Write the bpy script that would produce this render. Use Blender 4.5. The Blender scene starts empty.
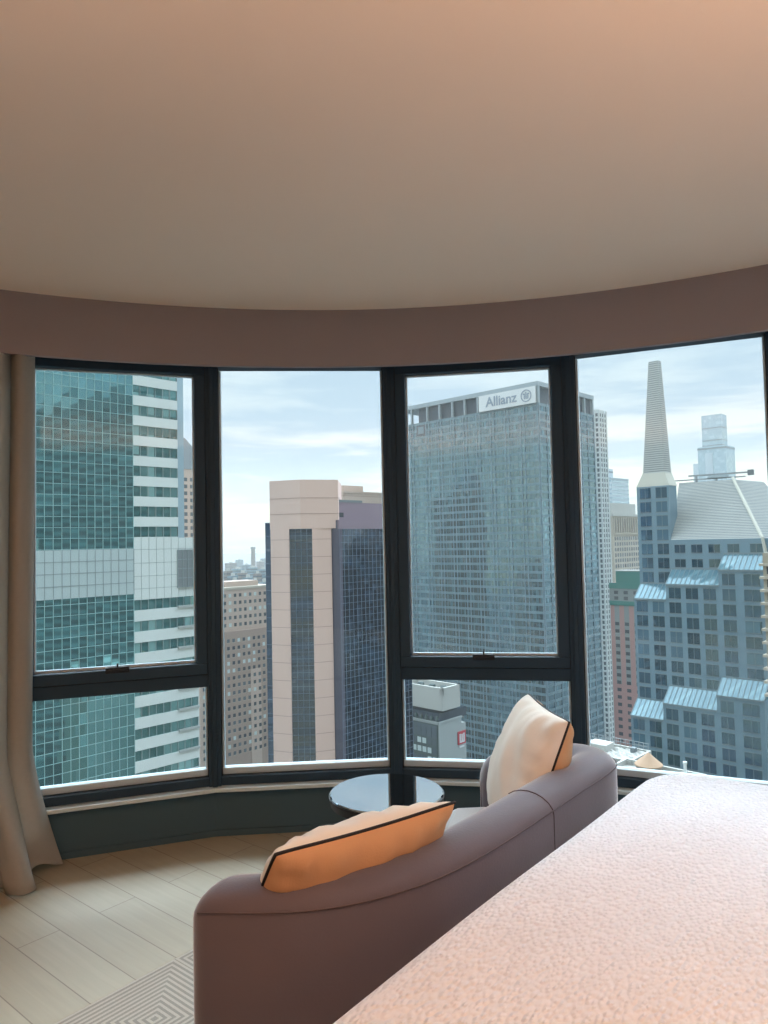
import bpy, math, random
from mathutils import Vector, Matrix
random.seed(7)
SC = bpy.context.scene
COL = SC.collection
PI = math.pi
EYE = 1.47            # camera height above the room floor, metres
GROUND = EYE - 130.0  # street level

# ------------------------------------------------------------------ helpers
def lin(c):
    return tuple((v/255/12.92) if v/255 <= .04045 else ((v/255+.055)/1.055)**2.4 for v in c)

def tag(o, label=None, cat=None, group=None, kind=None):
    if label: o['label'] = label
    if cat: o['category'] = cat
    if group: o['group'] = group
    if kind: o['kind'] = kind
    return o

def empty(name, label, cat, loc=(0, 0, 0), rz=0.0, group=None):
    o = bpy.data.objects.new(name, None)
    o.location = loc; o.rotation_euler = (0, 0, rz); o.empty_display_size = .2
    COL.objects.link(o)
    return tag(o, label, cat, group)

class MB:
    """collects shapes and links them as one mesh object"""
    def __init__(s): s.v = []; s.f = []; s.m = []
    def add(s, vs, fs, m=0):
        b = len(s.v); s.v += [tuple(v) for v in vs]
        s.f += [tuple(i+b for i in f) for f in fs]; s.m += [m]*len(fs)
        return s
    def box(s, x0, x1, y0, y1, z0, z1, m=0):
        if x0 > x1: x0, x1 = x1, x0
        if y0 > y1: y0, y1 = y1, y0
        if z0 > z1: z0, z1 = z1, z0
        return s.add([(x0,y0,z0),(x1,y0,z0),(x1,y1,z0),(x0,y1,z0),(x0,y0,z1),(x1,y0,z1),(x1,y1,z1),(x0,y1,z1)],
              [(0,3,2,1),(4,5,6,7),(0,1,5,4),(1,2,6,5),(2,3,7,6),(3,0,4,7)], m)
    def prism(s, poly, z0, z1, m=0):
        n = len(poly)
        if sum(poly[i][0]*poly[(i+1)%n][1]-poly[(i+1)%n][0]*poly[i][1] for i in range(n)) < 0: poly = poly[::-1]
        return s.add([(x,y,z0) for x,y in poly]+[(x,y,z1) for x,y in poly],
              [tuple(range(n))[::-1], tuple(range(n,2*n))]+[(i,(i+1)%n,n+(i+1)%n,n+i) for i in range(n)], m)
    def frustum(s, p0, z0, p1, z1, m=0):
        n = len(p0)
        if sum(p0[i][0]*p0[(i+1)%n][1]-p0[(i+1)%n][0]*p0[i][1] for i in range(n)) < 0: p0, p1 = p0[::-1], p1[::-1]
        return s.add([(x,y,z0) for x,y in p0]+[(x,y,z1) for x,y in p1],
              [tuple(range(n))[::-1], tuple(range(n,2*n))]+[(i,(i+1)%n,n+(i+1)%n,n+i) for i in range(n)], m)
    def tube(s, pts, r, n=8, m=0, closed=False):
        pts = [Vector(p) for p in pts]; N = len(pts); vs = []; fs = []
        for i, p in enumerate(pts):
            a = pts[(i-1) % N] if (closed or i > 0) else p
            b = pts[(i+1) % N] if (closed or i < N-1) else p
            t = (b-a).normalized()
            u = t.cross(Vector((0,0,1)))
            if u.length < 1e-4: u = t.cross(Vector((1,0,0)))
            u.normalize(); w = u.cross(t)
            vs += [p+(u*math.cos(2*PI*k/n)+w*math.sin(2*PI*k/n))*r for k in range(n)]
        for i in range(N if closed else N-1):
            j = (i+1) % N
            fs += [(i*n+k, i*n+(k+1)%n, j*n+(k+1)%n, j*n+k) for k in range(n)]
        if not closed: fs += [tuple(range(n))[::-1], tuple(range((N-1)*n, N*n))]
        return s.add(vs, fs, m)
    def lathe(s, prof, n=40, cx=0, cy=0, m=0):
        vs = []; fs = []
        for r, z in prof: vs += [(cx+r*math.cos(2*PI*k/n), cy+r*math.sin(2*PI*k/n), z) for k in range(n)]
        for i in range(len(prof)-1):
            fs += [(i*n+k, i*n+(k+1)%n, (i+1)*n+(k+1)%n, (i+1)*n+k) for k in range(n)]
        fs += [tuple(range(n))[::-1], tuple(range((len(prof)-1)*n, len(prof)*n))]
        return s.add(vs, fs, m)
    # bars lying on a face: 'x' = along local x at y0 (outward -y); 'y' = along local y at x0 (outward -x)
    def on(s, face, base, s0, s1, z0, z1, d0, d1, m=0):
        if face == 'x': return s.box(s0, s1, base-d1, base-d0, z0, z1, m)
        return s.box(base-d1, base-d0, s0, s1, z0, z1, m)
    def grid(s, face, base, s0, s1, z0, z1, ds, dz, t, d, m=0, tz=None):
        n = max(1, round((s1-s0)/ds)); k = max(1, round((z1-z0)/dz)); tz = tz or t
        for i in range(n+1):
            c = s0+(s1-s0)*i/n; s.on(face, base, c-t/2, c+t/2, z0, z1, -.02, d, m)
        for i in range(k+1):
            c = z0+(z1-z0)*i/k; s.on(face, base, s0, s1, c-tz/2, c+tz/2, -.02, d*.8, m)
        return s
    def build(s, name, mats, parent=None, smooth=False, bevel=0, subsurf=0):
        me = bpy.data.meshes.new(name); me.from_pydata(s.v, [], s.f)
        for m in (mats if isinstance(mats, (list, tuple)) else [mats]): me.materials.append(m)
        me.polygons.foreach_set('material_index', s.m)
        if smooth: me.polygons.foreach_set('use_smooth', [True]*len(me.polygons))
        me.update()
        o = bpy.data.objects.new(name, me); COL.objects.link(o)
        if parent: o.parent = parent
        if bevel:
            b = o.modifiers.new('bevel', 'BEVEL'); b.width = bevel; b.segments = 2; b.limit_method = 'ANGLE'
        if subsurf:
            b = o.modifiers.new('sub', 'SUBSURF'); b.levels = b.render_levels = subsurf
        return o

# ------------------------------------------------------------------ materials
def new_mat(name):
    m = bpy.data.materials.new(name); m.use_nodes = True
    nt = m.node_tree; nt.nodes.clear()
    out = nt.nodes.new('ShaderNodeOutputMaterial')
    return m, nt, out

def N(nt, typ, **kw):
    n = nt.nodes.new(typ)
    for k, v in kw.items():
        if k.startswith('_'): setattr(n, k[1:], v)
        else:
            n.inputs[int(k[1:]) if k[0] == 'i' and k[1:].isdigit() else k.replace('__', ' ')].default_value = v
    return n

def math_(nt, op, a, b=None):
    n = nt.nodes.new('ShaderNodeMath'); n.operation = op
    for i, v in enumerate((a, b)):
        if v is None: continue
        if isinstance(v, (int, float)): n.inputs[i].default_value = v
        else: nt.links.new(v, n.inputs[i])
    return n.outputs[0]

def mixc(nt, fac, a, b):
    n = nt.nodes.new('ShaderNodeMix'); n.data_type = 'RGBA'
    for k, v in ((0, fac), (6, a), (7, b)):
        if isinstance(v, (int, float)): n.inputs[k].default_value = v
        elif isinstance(v, tuple): n.inputs[k].default_value = (*v[:3], 1)
        else: nt.links.new(v, n.inputs[k])
    return n.outputs[2]

def plain(name, rgb, rough=.6, metal=0.0, var=.06, scale=3.0, bump=0.0, bscale=40., spec=.5, stretch=(1,1,1)):
    """principled with a slight mottling of its own colour and optional bump"""
    m, nt, out = new_mat(name)
    p = N(nt, 'ShaderNodeBsdfPrincipled', Roughness=rough, Metallic=metal)
    p.inputs['Specular IOR Level'].default_value = spec
    tc = N(nt, 'ShaderNodeTexCoord'); mp = N(nt, 'ShaderNodeMapping'); mp.inputs['Scale'].default_value = stretch
    nt.links.new(tc.outputs['Object'], mp.inputs[0])
    nz = N(nt, 'ShaderNodeTexNoise', Scale=scale, Detail=4.0); nt.links.new(mp.outputs[0], nz.inputs['Vector'])
    c = lin(rgb)
    col = mixc(nt, nz.outputs['Fac'], tuple(v*(1-var) for v in c), tuple(min(1, v*(1+var)) for v in c))
    nt.links.new(col, p.inputs['Base Color'])
    if bump:
        nb = N(nt, 'ShaderNodeTexNoise', Scale=bscale, Detail=3.0); nt.links.new(mp.outputs[0], nb.inputs['Vector'])
        b = N(nt, 'ShaderNodeBump', Strength=bump, Distance=.01); nt.links.new(nb.outputs['Fac'], b.inputs['Height'])
        nt.links.new(b.outputs[0], p.inputs['Normal'])
    nt.links.new(p.outputs[0], out.inputs[0])
    return m

def facade_glass(name, w, h, dark, light, tint, refl=.4, wob=.012, rough=.03, blinds=.85, off=(0., 0.), grow=.55):
    """coated curtain-wall glass: each pane has its own interior tone and its own tiny tilt"""
    m, nt, out = new_mat(name)
    tc = N(nt, 'ShaderNodeTexCoord'); sp = N(nt, 'ShaderNodeSeparateXYZ'); nt.links.new(tc.outputs['Object'], sp.inputs[0])
    s = math_(nt, 'ADD', sp.outputs[0], sp.outputs[1])
    cs = math_(nt, 'FLOOR', math_(nt, 'DIVIDE', math_(nt, 'SUBTRACT', s, off[0]), w))
    cz = math_(nt, 'FLOOR', math_(nt, 'DIVIDE', math_(nt, 'SUBTRACT', sp.outputs[2], off[1]), h))
    cb = N(nt, 'ShaderNodeCombineXYZ'); nt.links.new(cs, cb.inputs[0]); nt.links.new(cz, cb.inputs[1])
    wn = N(nt, 'ShaderNodeTexWhiteNoise'); wn.noise_dimensions = '3D'; nt.links.new(cb.outputs[0], wn.inputs[0])
    d, l = lin(dark), lin(light)
    c1 = mixc(nt, math_(nt, 'POWER', wn.outputs['Value'], 1.6), d, tuple(a*.5+b*.5 for a, b in zip(d, l)))
    c2 = mixc(nt, math_(nt, 'GREATER_THAN', wn.outputs['Value'], blinds), c1, l)
    df = N(nt, 'ShaderNodeBsdfDiffuse'); nt.links.new(c2, df.inputs[0])
    gl = N(nt, 'ShaderNodeBsdfGlossy', Roughness=rough); gl.inputs['Color'].default_value = (*lin(tint), 1)
    ge = N(nt, 'ShaderNodeNewGeometry')
    vs = N(nt, 'ShaderNodeVectorMath', _operation='SUBTRACT'); nt.links.new(wn.outputs['Color'], vs.inputs[0]); vs.inputs[1].default_value = (.5,.5,.5)
    vm = N(nt, 'ShaderNodeVectorMath', _operation='SCALE'); nt.links.new(vs.outputs[0], vm.inputs[0]); vm.inputs['Scale'].default_value = wob*2
    va = N(nt, 'ShaderNodeVectorMath', _operation='ADD'); nt.links.new(ge.outputs['Normal'], va.inputs[0]); nt.links.new(vm.outputs[0], va.inputs[1])
    vn = N(nt, 'ShaderNodeVectorMath', _operation='NORMALIZE'); nt.links.new(va.outputs[0], vn.inputs[0])
    nt.links.new(vn.outputs[0], gl.inputs['Normal'])
    lw = N(nt, 'ShaderNodeLayerWeight', Blend=.35)
    fac = math_(nt, 'ADD', math_(nt, 'MULTIPLY', lw.outputs['Fresnel'], grow), refl)
    mx = N(nt, 'ShaderNodeMixShader'); nt.links.new(fac, mx.inputs[0]); nt.links.new(df.outputs[0], mx.inputs[1]); nt.links.new(gl.outputs[0], mx.inputs[2])
    nt.links.new(mx.outputs[0], out.inputs[0])
    return m

M = {}
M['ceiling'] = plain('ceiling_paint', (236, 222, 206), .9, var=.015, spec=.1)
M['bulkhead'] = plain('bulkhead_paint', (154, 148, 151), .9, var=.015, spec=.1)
M['wall'] = plain('wall_paint', (128, 116, 104), .9, var=.02)
M['knee'] = plain('knee_wall_paint', (76, 100, 112), .7, var=.03, spec=.1)
M['frame'] = plain('dark_frame_metal', (50, 70, 86), .5, .0, var=.04, spec=.12)
M['frame_edge'] = plain('frame_gasket', (14, 22, 30), .6)
M['bead'] = plain('pale_aluminium', (196, 214, 222), .35, .2, var=.02)
M['sill'] = plain('sill_stone', (196, 212, 216), .35, var=.03)
M['curtain'] = plain('curtain_linen', (198, 196, 188), .9, var=.05, scale=60, bump=.12, bscale=300, spec=.15)
def _translucent(m, amount):
    nt = m.node_tree; p = [n for n in nt.nodes if n.type == 'BSDF_PRINCIPLED'][0]; out = [n for n in nt.nodes if n.type == 'OUTPUT_MATERIAL'][0]
    t = N(nt, 'ShaderNodeBsdfTranslucent'); nt.links.new(p.inputs['Base Color'].links[0].from_socket, t.inputs[0])
    mx = N(nt, 'ShaderNodeMixShader'); mx.inputs[0].default_value = amount
    nt.links.new(p.outputs[0], mx.inputs[1]); nt.links.new(t.outputs[0], mx.inputs[2]); nt.links.new(mx.outputs[0], out.inputs[0])
_translucent(M['curtain'], .5)
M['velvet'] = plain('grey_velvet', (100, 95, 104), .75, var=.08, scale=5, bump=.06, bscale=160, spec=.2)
for nd in M['velvet'].node_tree.nodes:
    if nd.type == 'BSDF_PRINCIPLED':
        nd.inputs['Sheen Weight'].default_value = .9; nd.inputs['Sheen Roughness'].default_value = .35
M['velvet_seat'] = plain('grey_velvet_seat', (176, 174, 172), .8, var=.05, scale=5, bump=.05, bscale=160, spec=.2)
M['seam'] = plain('seam_thread', (88, 78, 82), .8)
M['plinth'] = plain('dark_wood_plinth', (46, 38, 34), .5)
M['cream'] = plain('cream_cotton', (232, 227, 216), .9, var=.04, scale=8, bump=.1, bscale=220, spec=.1)
M['caramel'] = plain('caramel_cotton', (206, 162, 122), .9, var=.05, scale=8, bump=.1, bscale=220, spec=.1)
M['piping'] = plain('black_piping', (26, 24, 26), .7)
M['table_base'] = plain('black_metal', (22, 24, 27), .4, .5)
M['bed_base'] = plain('bed_upholstery', (120, 110, 104), .85)
M['mattress'] = plain('mattress_ticking', (228, 222, 214), .9)

def mirror_black():
    m, nt, out = new_mat('mirror_glass_top')
    p = N(nt, 'ShaderNodeBsdfPrincipled', Roughness=.03, Metallic=1.0)
    p.inputs['Base Color'].default_value = (.46, .52, .56, 1)
    nt.links.new(p.outputs[0], out.inputs[0]); return m
M['mirror'] = mirror_black()

def window_glass():
    m, nt, out = new_mat('window_glass')
    t = N(nt, 'ShaderNodeBsdfTransparent'); t.inputs[0].default_value = (.955, .985, .99, 1)
    g = N(nt, 'ShaderNodeBsdfGlossy', Roughness=.0); g.inputs['Color'].default_value = (.9, .95, .95, 1)
    lw = N(nt, 'ShaderNodeFresnel', IOR=1.25)
    mx = N(nt, 'ShaderNodeMixShader'); nt.links.new(lw.outputs[0], mx.inputs[0])
    nt.links.new(t.outputs[0], mx.inputs[1]); nt.links.new(g.outputs[0], mx.inputs[2]); nt.links.new(mx.outputs[0], out.inputs[0])
    return m
M['glass'] = window_glass()

# room axes: P runs along the foot of the bed (away from the camera, to the right), W towards the window
O = Vector((-.106, 1.324)); PA = Vector((.632, .775)); WA = Vector((-.775, .632))
def aw(a, w): return (O.x+a*PA.x+w*WA.x, O.y+a*PA.y+w*WA.y)

def floor_mat():
    m, nt, out = new_mat('oak_planks')
    p = N(nt, 'ShaderNodeBsdfPrincipled', Roughness=.5); p.inputs['Specular IOR Level'].default_value = .35
    tc = N(nt, 'ShaderNodeTexCoord')
    def dot(v):
        d = N(nt, 'ShaderNodeVectorMath', _operation='DOT_PRODUCT'); nt.links.new(tc.outputs['Object'], d.inputs[0]); d.inputs[1].default_value = v
        return d.outputs['Value']
    q = dot((.775, -.632, 0)); n = math_(nt, 'SUBTRACT', dot((.632, .775, 0)), 1.396-.162*20)
    cb = N(nt, 'ShaderNodeCombineXYZ'); nt.links.new(math_(nt, 'ADD', q, 20.3), cb.inputs[0]); nt.links.new(n, cb.inputs[1])
    br = N(nt, 'ShaderNodeTexBrick', Scale=1.0); br.offset = .37; br.offset_frequency = 2
    br.inputs['Mortar Size'].default_value = .0022; br.inputs['Mortar Smooth'].default_value = .3
    br.inputs['Brick Width'].default_value = 1.25; br.inputs['Row Height'].default_value = .162; br.inputs['Bias'].default_value = 0
    br.inputs['Color1'].default_value = (*lin((168, 160, 138)), 1); br.inputs['Color2'].default_value = (*lin((174, 167, 145)), 1)
    br.inputs['Mortar'].default_value = (*lin((134, 124, 108)), 1)
    nt.links.new(cb.outputs[0], br.inputs['Vector'])
    mp = N(nt, 'ShaderNodeMapping'); mp.inputs['Scale'].default_value = (2.5, 45, 1); nt.links.new(cb.outputs[0], mp.inputs[0])
    nz = N(nt, 'ShaderNodeTexNoise', Scale=1.0, Detail=5.0, Distortion=.6); nt.links.new(mp.outputs[0], nz.inputs['Vector'])
    g = N(nt, 'ShaderNodeMix'); g.data_type = 'RGBA'; g.blend_type = 'MULTIPLY'; g.inputs[0].default_value = 1
    nt.links.new(br.outputs['Color'], g.inputs[6])
    nt.links.new(mixc(nt, nz.outputs['Fac'], (.86, .86, .86), (1.08, 1.08, 1.08)), g.inputs[7])
    nt.links.new(g.outputs[2], p.inputs['Base Color'])
    b = N(nt, 'ShaderNodeBump', Strength=.25, Distance=.003); nt.links.new(br.outputs['Fac'], b.inputs['Height']); b.invert = True
    nt.links.new(b.outputs[0], p.inputs['Normal'])
    nt.links.new(p.outputs[0], out.inputs[0]); return m
M['floor'] = floor_mat()

def rug_mat():
    m, nt, out = new_mat('woven_rug')
    p = N(nt, 'ShaderNodeBsdfPrincipled', Roughness=.95); p.inputs['Specular IOR Level'].default_value = .1
    tc = N(nt, 'ShaderNodeTexCoord'); sp = N(nt, 'ShaderNodeSeparateXYZ'); nt.links.new(tc.outputs['Object'], sp.inputs[0])
    tile = .46
    def tri(o, off):  # distance from the nearest tile centre
        t = math_(nt, 'DIVIDE', math_(nt, 'ADD', o, off), tile)
        return math_(nt, 'ABSOLUTE', math_(nt, 'SUBTRACT', math_(nt, 'FRACT', t), .5))
    u = tri(sp.outputs[0], 10.0); v = tri(sp.outputs[1], 10.16)
    r = math_(nt, 'MAXIMUM', u, v)
    st = math_(nt, 'FRACT', math_(nt, 'MULTIPLY', r, tile/.019))
    sel = math_(nt, 'GREATER_THAN', st, .5)
    nz = N(nt, 'ShaderNodeTexNoise', Scale=120.0, Detail=2.0); nt.links.new(tc.outputs['Object'], nz.inputs['Vector'])
    c = mixc(nt, sel, lin((150, 146, 138)), lin((184, 178, 165)))
    nt.links.new(c, p.inputs['Base Color'])
    b = N(nt, 'ShaderNodeBump', Strength=.4, Distance=.004); nt.links.new(math_(nt, 'ADD', sel, nz.outputs['Fac']), b.inputs['Height'])
    nt.links.new(b.outputs[0], p.inputs['Normal']); nt.links.new(p.outputs[0], out.inputs[0]); return m
M['rug'] = rug_mat()

def spread_mat():
    m, nt, out = new_mat('matelasse_bedspread')
    p = N(nt, 'ShaderNodeBsdfPrincipled', Roughness=.95); p.inputs['Specular IOR Level'].default_value = .08
    p.inputs['Sheen Weight'].default_value = .15
    tc = N(nt, 'ShaderNodeTexCoord')
    mp = N(nt, 'ShaderNodeMapping'); mp.inputs['Scale'].default_value = (62, 115, 60); nt.links.new(tc.outputs['Object'], mp.inputs[0])
    vo = N(nt, 'ShaderNodeTexVoronoi', Scale=1.0); vo.feature = 'SMOOTH_F1'; vo.inputs['Smoothness'].default_value = .6; nt.links.new(mp.outputs[0], vo.inputs['Vector'])
    nz = N(nt, 'ShaderNodeTexNoise', Scale=5.0, Detail=3.0); nt.links.new(tc.outputs['Object'], nz.inputs['Vector'])
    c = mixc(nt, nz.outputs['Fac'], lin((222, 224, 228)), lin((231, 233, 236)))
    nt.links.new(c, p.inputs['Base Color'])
    b = N(nt, 'ShaderNodeBump', Strength=1.0, Distance=.008); b.invert = True; nt.links.new(vo.outputs['Distance'], b.inputs['Height'])
    nt.links.new(b.outputs[0], p.inputs['Normal']); nt.links.new(p.outputs[0], out.inputs[0]); return m
M['spread'] = spread_mat()

# ------------------------------------------------------------------ camera
cam = bpy.data.cameras.new('camera'); camo = bpy.data.objects.new('camera', cam); COL.objects.link(camo)
pitch, roll = .042765, .021127
camo.matrix_world = Matrix.Translation((0, 0, EYE)) @ Matrix.Rotation(PI/2+pitch, 4, 'X') @ Matrix.Rotation(-roll, 4, 'Z')
cam.sensor_fit = 'VERTICAL'; cam.sensor_height = 24.0; cam.lens = 720/1024*24.0
cam.clip_start = .05; cam.clip_end = 20000
SC.camera = camo

# ------------------------------------------------------------------ room shell
CX, CY, RW = -.107, .073, 3.756           # the curved window wall is an arc about this point
A0, DA = -12.066, 14.3035
ANG = [A0+DA*k for k in range(-2, 6)]      # mullion lines
def arc(R, deg):
    t = math.radians(deg); return (CX+R*math.sin(t), CY+R*math.cos(t))
CEIL = EYE+1.19
RB = 3.55                                  # bulkhead radius
wl = arc(RW+.06, ANG[0]-1.5); wr = arc(RW+.06, ANG[-1]+1.5)
arcpts = [arc(RW+.06, ANG[0]-1.5+(ANG[-1]-ANG[0]+3)*i/40) for i in range(41)]
room = arcpts + [(-.35, -2.35), (-2.7, -2.6)]
tag(MB().prism(room, -.12, 0).build('floor', M['floor']), kind='structure')
tag(MB().prism(room, CEIL, CEIL+.15).build('ceiling', M['ceiling']), kind='structure')
def wall(name, a, b, m, t=.12):
    a, b = Vector(a), Vector(b); d = (b-a).normalized(); n = Vector((-d.y, d.x))
    c = Vector((-.4, .8))
    if (c-a).dot(n) > 0: n = -n
    return tag(MB().prism([a, b, b+n*t, a+n*t], 0, CEIL).build(name, m), kind='structure')
wall('wall_left', wl, (-2.7, -2.6), M['wall'])
wall('wall_right', wr, (-.35, -2.35), M['wall'])
wall('wall_back', (-.35, -2.35), (-2.7, -2.6), M['wall'])
# bulkhead hanging in front of the windows, curved; its own inner and bottom face
bm = MB(); na = 96
a_s, a_e = ANG[0]-1, ANG[-1]+1
for i in range(na):
    t0 = a_s+(a_e-a_s)*i/na; t1 = a_s+(a_e-a_s)*(i+1)/na
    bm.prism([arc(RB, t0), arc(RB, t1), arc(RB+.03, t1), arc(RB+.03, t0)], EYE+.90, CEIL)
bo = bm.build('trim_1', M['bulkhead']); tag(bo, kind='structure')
ZB, ZL = .255, EYE+.955   # frame bottom, frame top
# knee wall and header
kw = MB(); hd = MB()
for k in range(len(ANG)-1):
    p = [arc(RW-.02, ANG[k]), arc(RW-.02, ANG[k+1]), arc(RW+.08, ANG[k+1]), arc(RW+.08, ANG[k])]
    kw.prism(p, 0, .236); hd.prism(p, ZL, CEIL)
tag(kw.build('wall_front', M['knee']), kind='structure')
tag(hd.build('trim_2', M['wall']), kind='structure')
si = MB()
for k in range(len(ANG)-1):
    si.prism([arc(RW-.085, ANG[k]), arc(RW-.085, ANG[k+1]), arc(RW+.10, ANG[k+1]), arc(RW+.10, ANG[k])], .236, .255)
tag(si.build('trim_3', M['sill'], bevel=.003), kind='structure')
sk = MB()
for k in range(len(ANG)-1):
    sk.prism([arc(RW-.03, ANG[k]), arc(RW-.03, ANG[k+1]), arc(RW-.02, ANG[k+1]), arc(RW-.02, ANG[k])], 0, .03)
tag(sk.build('baseboard_front', M['knee']), kind='structure')
# mullion posts, one each
for k, a in enumerate(ANG):
    p = arc(RW, a); rz = -math.radians(a)
    b = MB().box(-.031, .031, -.05, .07, ZB, ZL)
    b.box(-.012, .012, -.062, -.05, ZB, ZL).box(-.037, -.031, -.02, .07, ZB, ZL, 1).box(.031, .037, -.02, .07, ZB, ZL, 1)
    o = b.build('trim_%d' % (k+4), [M['frame'], M['frame_edge']], bevel=.003); o.location = (*p, 0); o.rotation_euler.z = rz
    tag(o, kind='structure')
# windows
def window(n, k, operable):
    a, b = Vector(arc(RW, ANG[k])), Vector(arc(RW, ANG[k+1]))
    c = (a+b)/2; W = (b-a).length; d = (b-a).normalized()
    root = bpy.data.objects.new('window_%d' % n, None); COL.objects.link(root)
    root.location = (c.x, c.y, 0); root.rotation_euler.z = math.atan2(d.y, d.x); root['kind'] = 'structure'
    h = W/2-.035
    ZG = EYE-1.17  # visible glass bottom
    f = MB()
    f.box(-h, h, -.035, .05, ZB, ZG-.001)                       # bottom rail
    f.box(-h, h, -.035, .05, EYE+.931 if not operable else EYE+.94, ZL)   # head
    if operable:
        f.box(-h, h, -.03, .05, EYE-.715, EYE-.652)             # transom
    f.build('frame', M['frame'], root, bevel=.003)
    be = MB()
    be.box(-h, h, .002, .05, ZG, ZG+.032)
    be.box(-h, -h+.010, .012, .05, ZG, EYE-.72 if operable else EYE+.925).box(h-.010, h, .012, .05, ZG, EYE-.72 if operable else EYE+.925)
    be.build('glazing_bead', M['bead'], root, bevel=.002)
    if operable:
        MB().box(-h, h, .030, .040, ZG+.02, EYE-.71).build('glass', M['glass'], root)
        s = MB(); z0, z1 = EYE-.646, EYE+.938; g0, g1 = EYE-.592, EYE+.8856
        s.box(-h+.004, h-.004, -.052, .03, z0, g0).box(-h+.004, h-.004, -.052, .03, g1, z1)
        s.box(-h+.004, -h+.058, -.052, .03, g0, g1).box(h-.058, h-.004, -.052, .03, g0, g1)
        so = s.build('sash', M['frame'], root, bevel=.004)
        gk = MB().box(-h, h, -.028, .0, z0-.009, z0).box(-h, -h+.004, -.03, 0, z0, z1).box(h-.004, h, -.03, 0, z0, z1)
        gk.build('gasket', M['frame_edge'], so)
        sb = MB(); hh = h-.058
        sb.box(-hh, hh, .0, .02, g0, g0+.012).box(-hh, -hh+.006, .0, .02, g0, g1).box(hh-.006, hh, .0, .02, g0, g1).box(-hh, hh, .0, .02, g1-.006, g1)
        sb.build('glazing_bead', M['bead'], so)
        MB().box(-hh, hh, .006, .014, g0+.004, g1-.002).build('glass', M['glass'], so)
        l = MB().box(-.055, .055, -.066, -.044, g0-.014, g0+.014).box(-.004, .004, -.060, -.050, g0+.006, g0+.032)
        l.box(-.045, .045, -.074, -.066, g0-.006, g0+.006)
        l.build('handle', M['frame_edge'], so, bevel=.002)
    else:
        MB().box(-h, h, .030, .040, ZG+.02, EYE+.935).build('glass', M['glass'], root)
for n, (k, op) in enumerate([(1, 1), (2, 0), (3, 1), (4, 0), (5, 1), (6, 0), (0, 0)]):
    window(n+1, k, op)

# ------------------------------------------------------------------ curtain
def curtain():
    rows, cols = 60, 150
    vs = []; fs = []
    # plan of the hem where it spreads on the floor, right to left
    hem = [(-1.515,3.40),(-1.555,3.35),(-1.60,3.265),(-1.555,3.20),(-1.525,3.15),(-1.56,3.10),(-1.63,3.115),(-1.675,3.175),(-1.73,3.13),(-1.79,3.08),(-1.82,3.15),(-1.88,3.10),(-1.93,3.02),(-1.97,3.09),(-2.03,3.02),(-2.08,2.95),(-2.11,3.02)]
    n = len(hem)
    def cr(P, t):
        t = min(max(t, 0), .99999)*(len(P)-1); i = int(t); f = t-i
        p = [Vector(P[min(max(i+j, 0), len(P)-1)]) for j in (-1, 0, 1, 2)]
        return .5*((2*p[1])+(p[2]-p[0])*f+(2*p[0]-5*p[1]+4*p[2]-p[3])*f*f+(3*p[1]-p[0]-3*p[2]+p[3])*f**3)
    for j in range(rows+1):
        z = .012+(CEIL-.06-.012)*j/rows
        k = max(0, 1-z/.55)**1.25
        for i in range(cols+1):
            u = i/cols
            ang = -24.95-9.0*u-.22*max(0, min(1, (2.0-z)/1.2))*(1-u)
            ph = u*11*PI+.5*math.sin(9*u)+.12*math.sin(2.2*z+5*u)
            rad = 3.632+.068*math.cos(ph)+.010*math.sin(2.3*ph+z)
            rad = min(rad, 3.705)
            top = Vector(arc(rad, ang+.35*math.sin(ph)))
            b = cr(hem, u)
            mid = Vector(arc(3.62+.06*math.cos(ph), ang+.5*math.sin(ph)-.15))
            w1 = max(0, min(1, (2.2-z)/2.2)); base = top*(1-w1*.35)+mid*(w1*.35)
            p = base*(1-k)+b*k
            zz = z
            if j == 0 or z < .12:
                lift = .045*math.exp(-((u-.10)/.05)**2)
                zz = max(z, z*.6+lift*(1-z/.12)+.008)
            vs.append((p.x, p.y, zz))
    c1 = cols+1
    for j in range(rows):
        for i in range(cols): fs.append((j*c1+i, j*c1+i+1, (j+1)*c1+i+1, (j+1)*c1+i))
    root = empty('curtain', 'full-length beige linen curtain bunched at the left end of the windows', 'curtain', (-1.75, 3.2, 0))
    o = MB().add([(x+1.75, y-3.2, z) for x, y, z in vs], fs).build('fabric', M['curtain'], root, smooth=True)
    md = o.modifiers.new('solid', 'SOLIDIFY'); md.thickness = .004; md.offset = 0
    t = MB()
    for i in range(12):
        t0 = -24.6-9.6*i/12; t1 = -24.6-9.6*(i+1)/12
        t.prism([(x+1.75, y-3.2) for x, y in (arc(3.63, t0), arc(3.63, t1), arc(3.66, t1), arc(3.66, t0))], CEIL-.06, CEIL)
    t.build('curtain_track', M['frame'], root)
curtain()

# ------------------------------------------------------------------ rug
rug = MB().box(-.6, 1.62, .08, 1.34, 0, .011).build('area_rug', M['rug'], bevel=.003)
rug.location = (*aw(0, 0), 0); rug.rotation_euler.z = math.atan2(PA.y, PA.x)
tag(rug, 'pale grey area rug with nested angular stripes lying under the sofa', 'rug')

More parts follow.
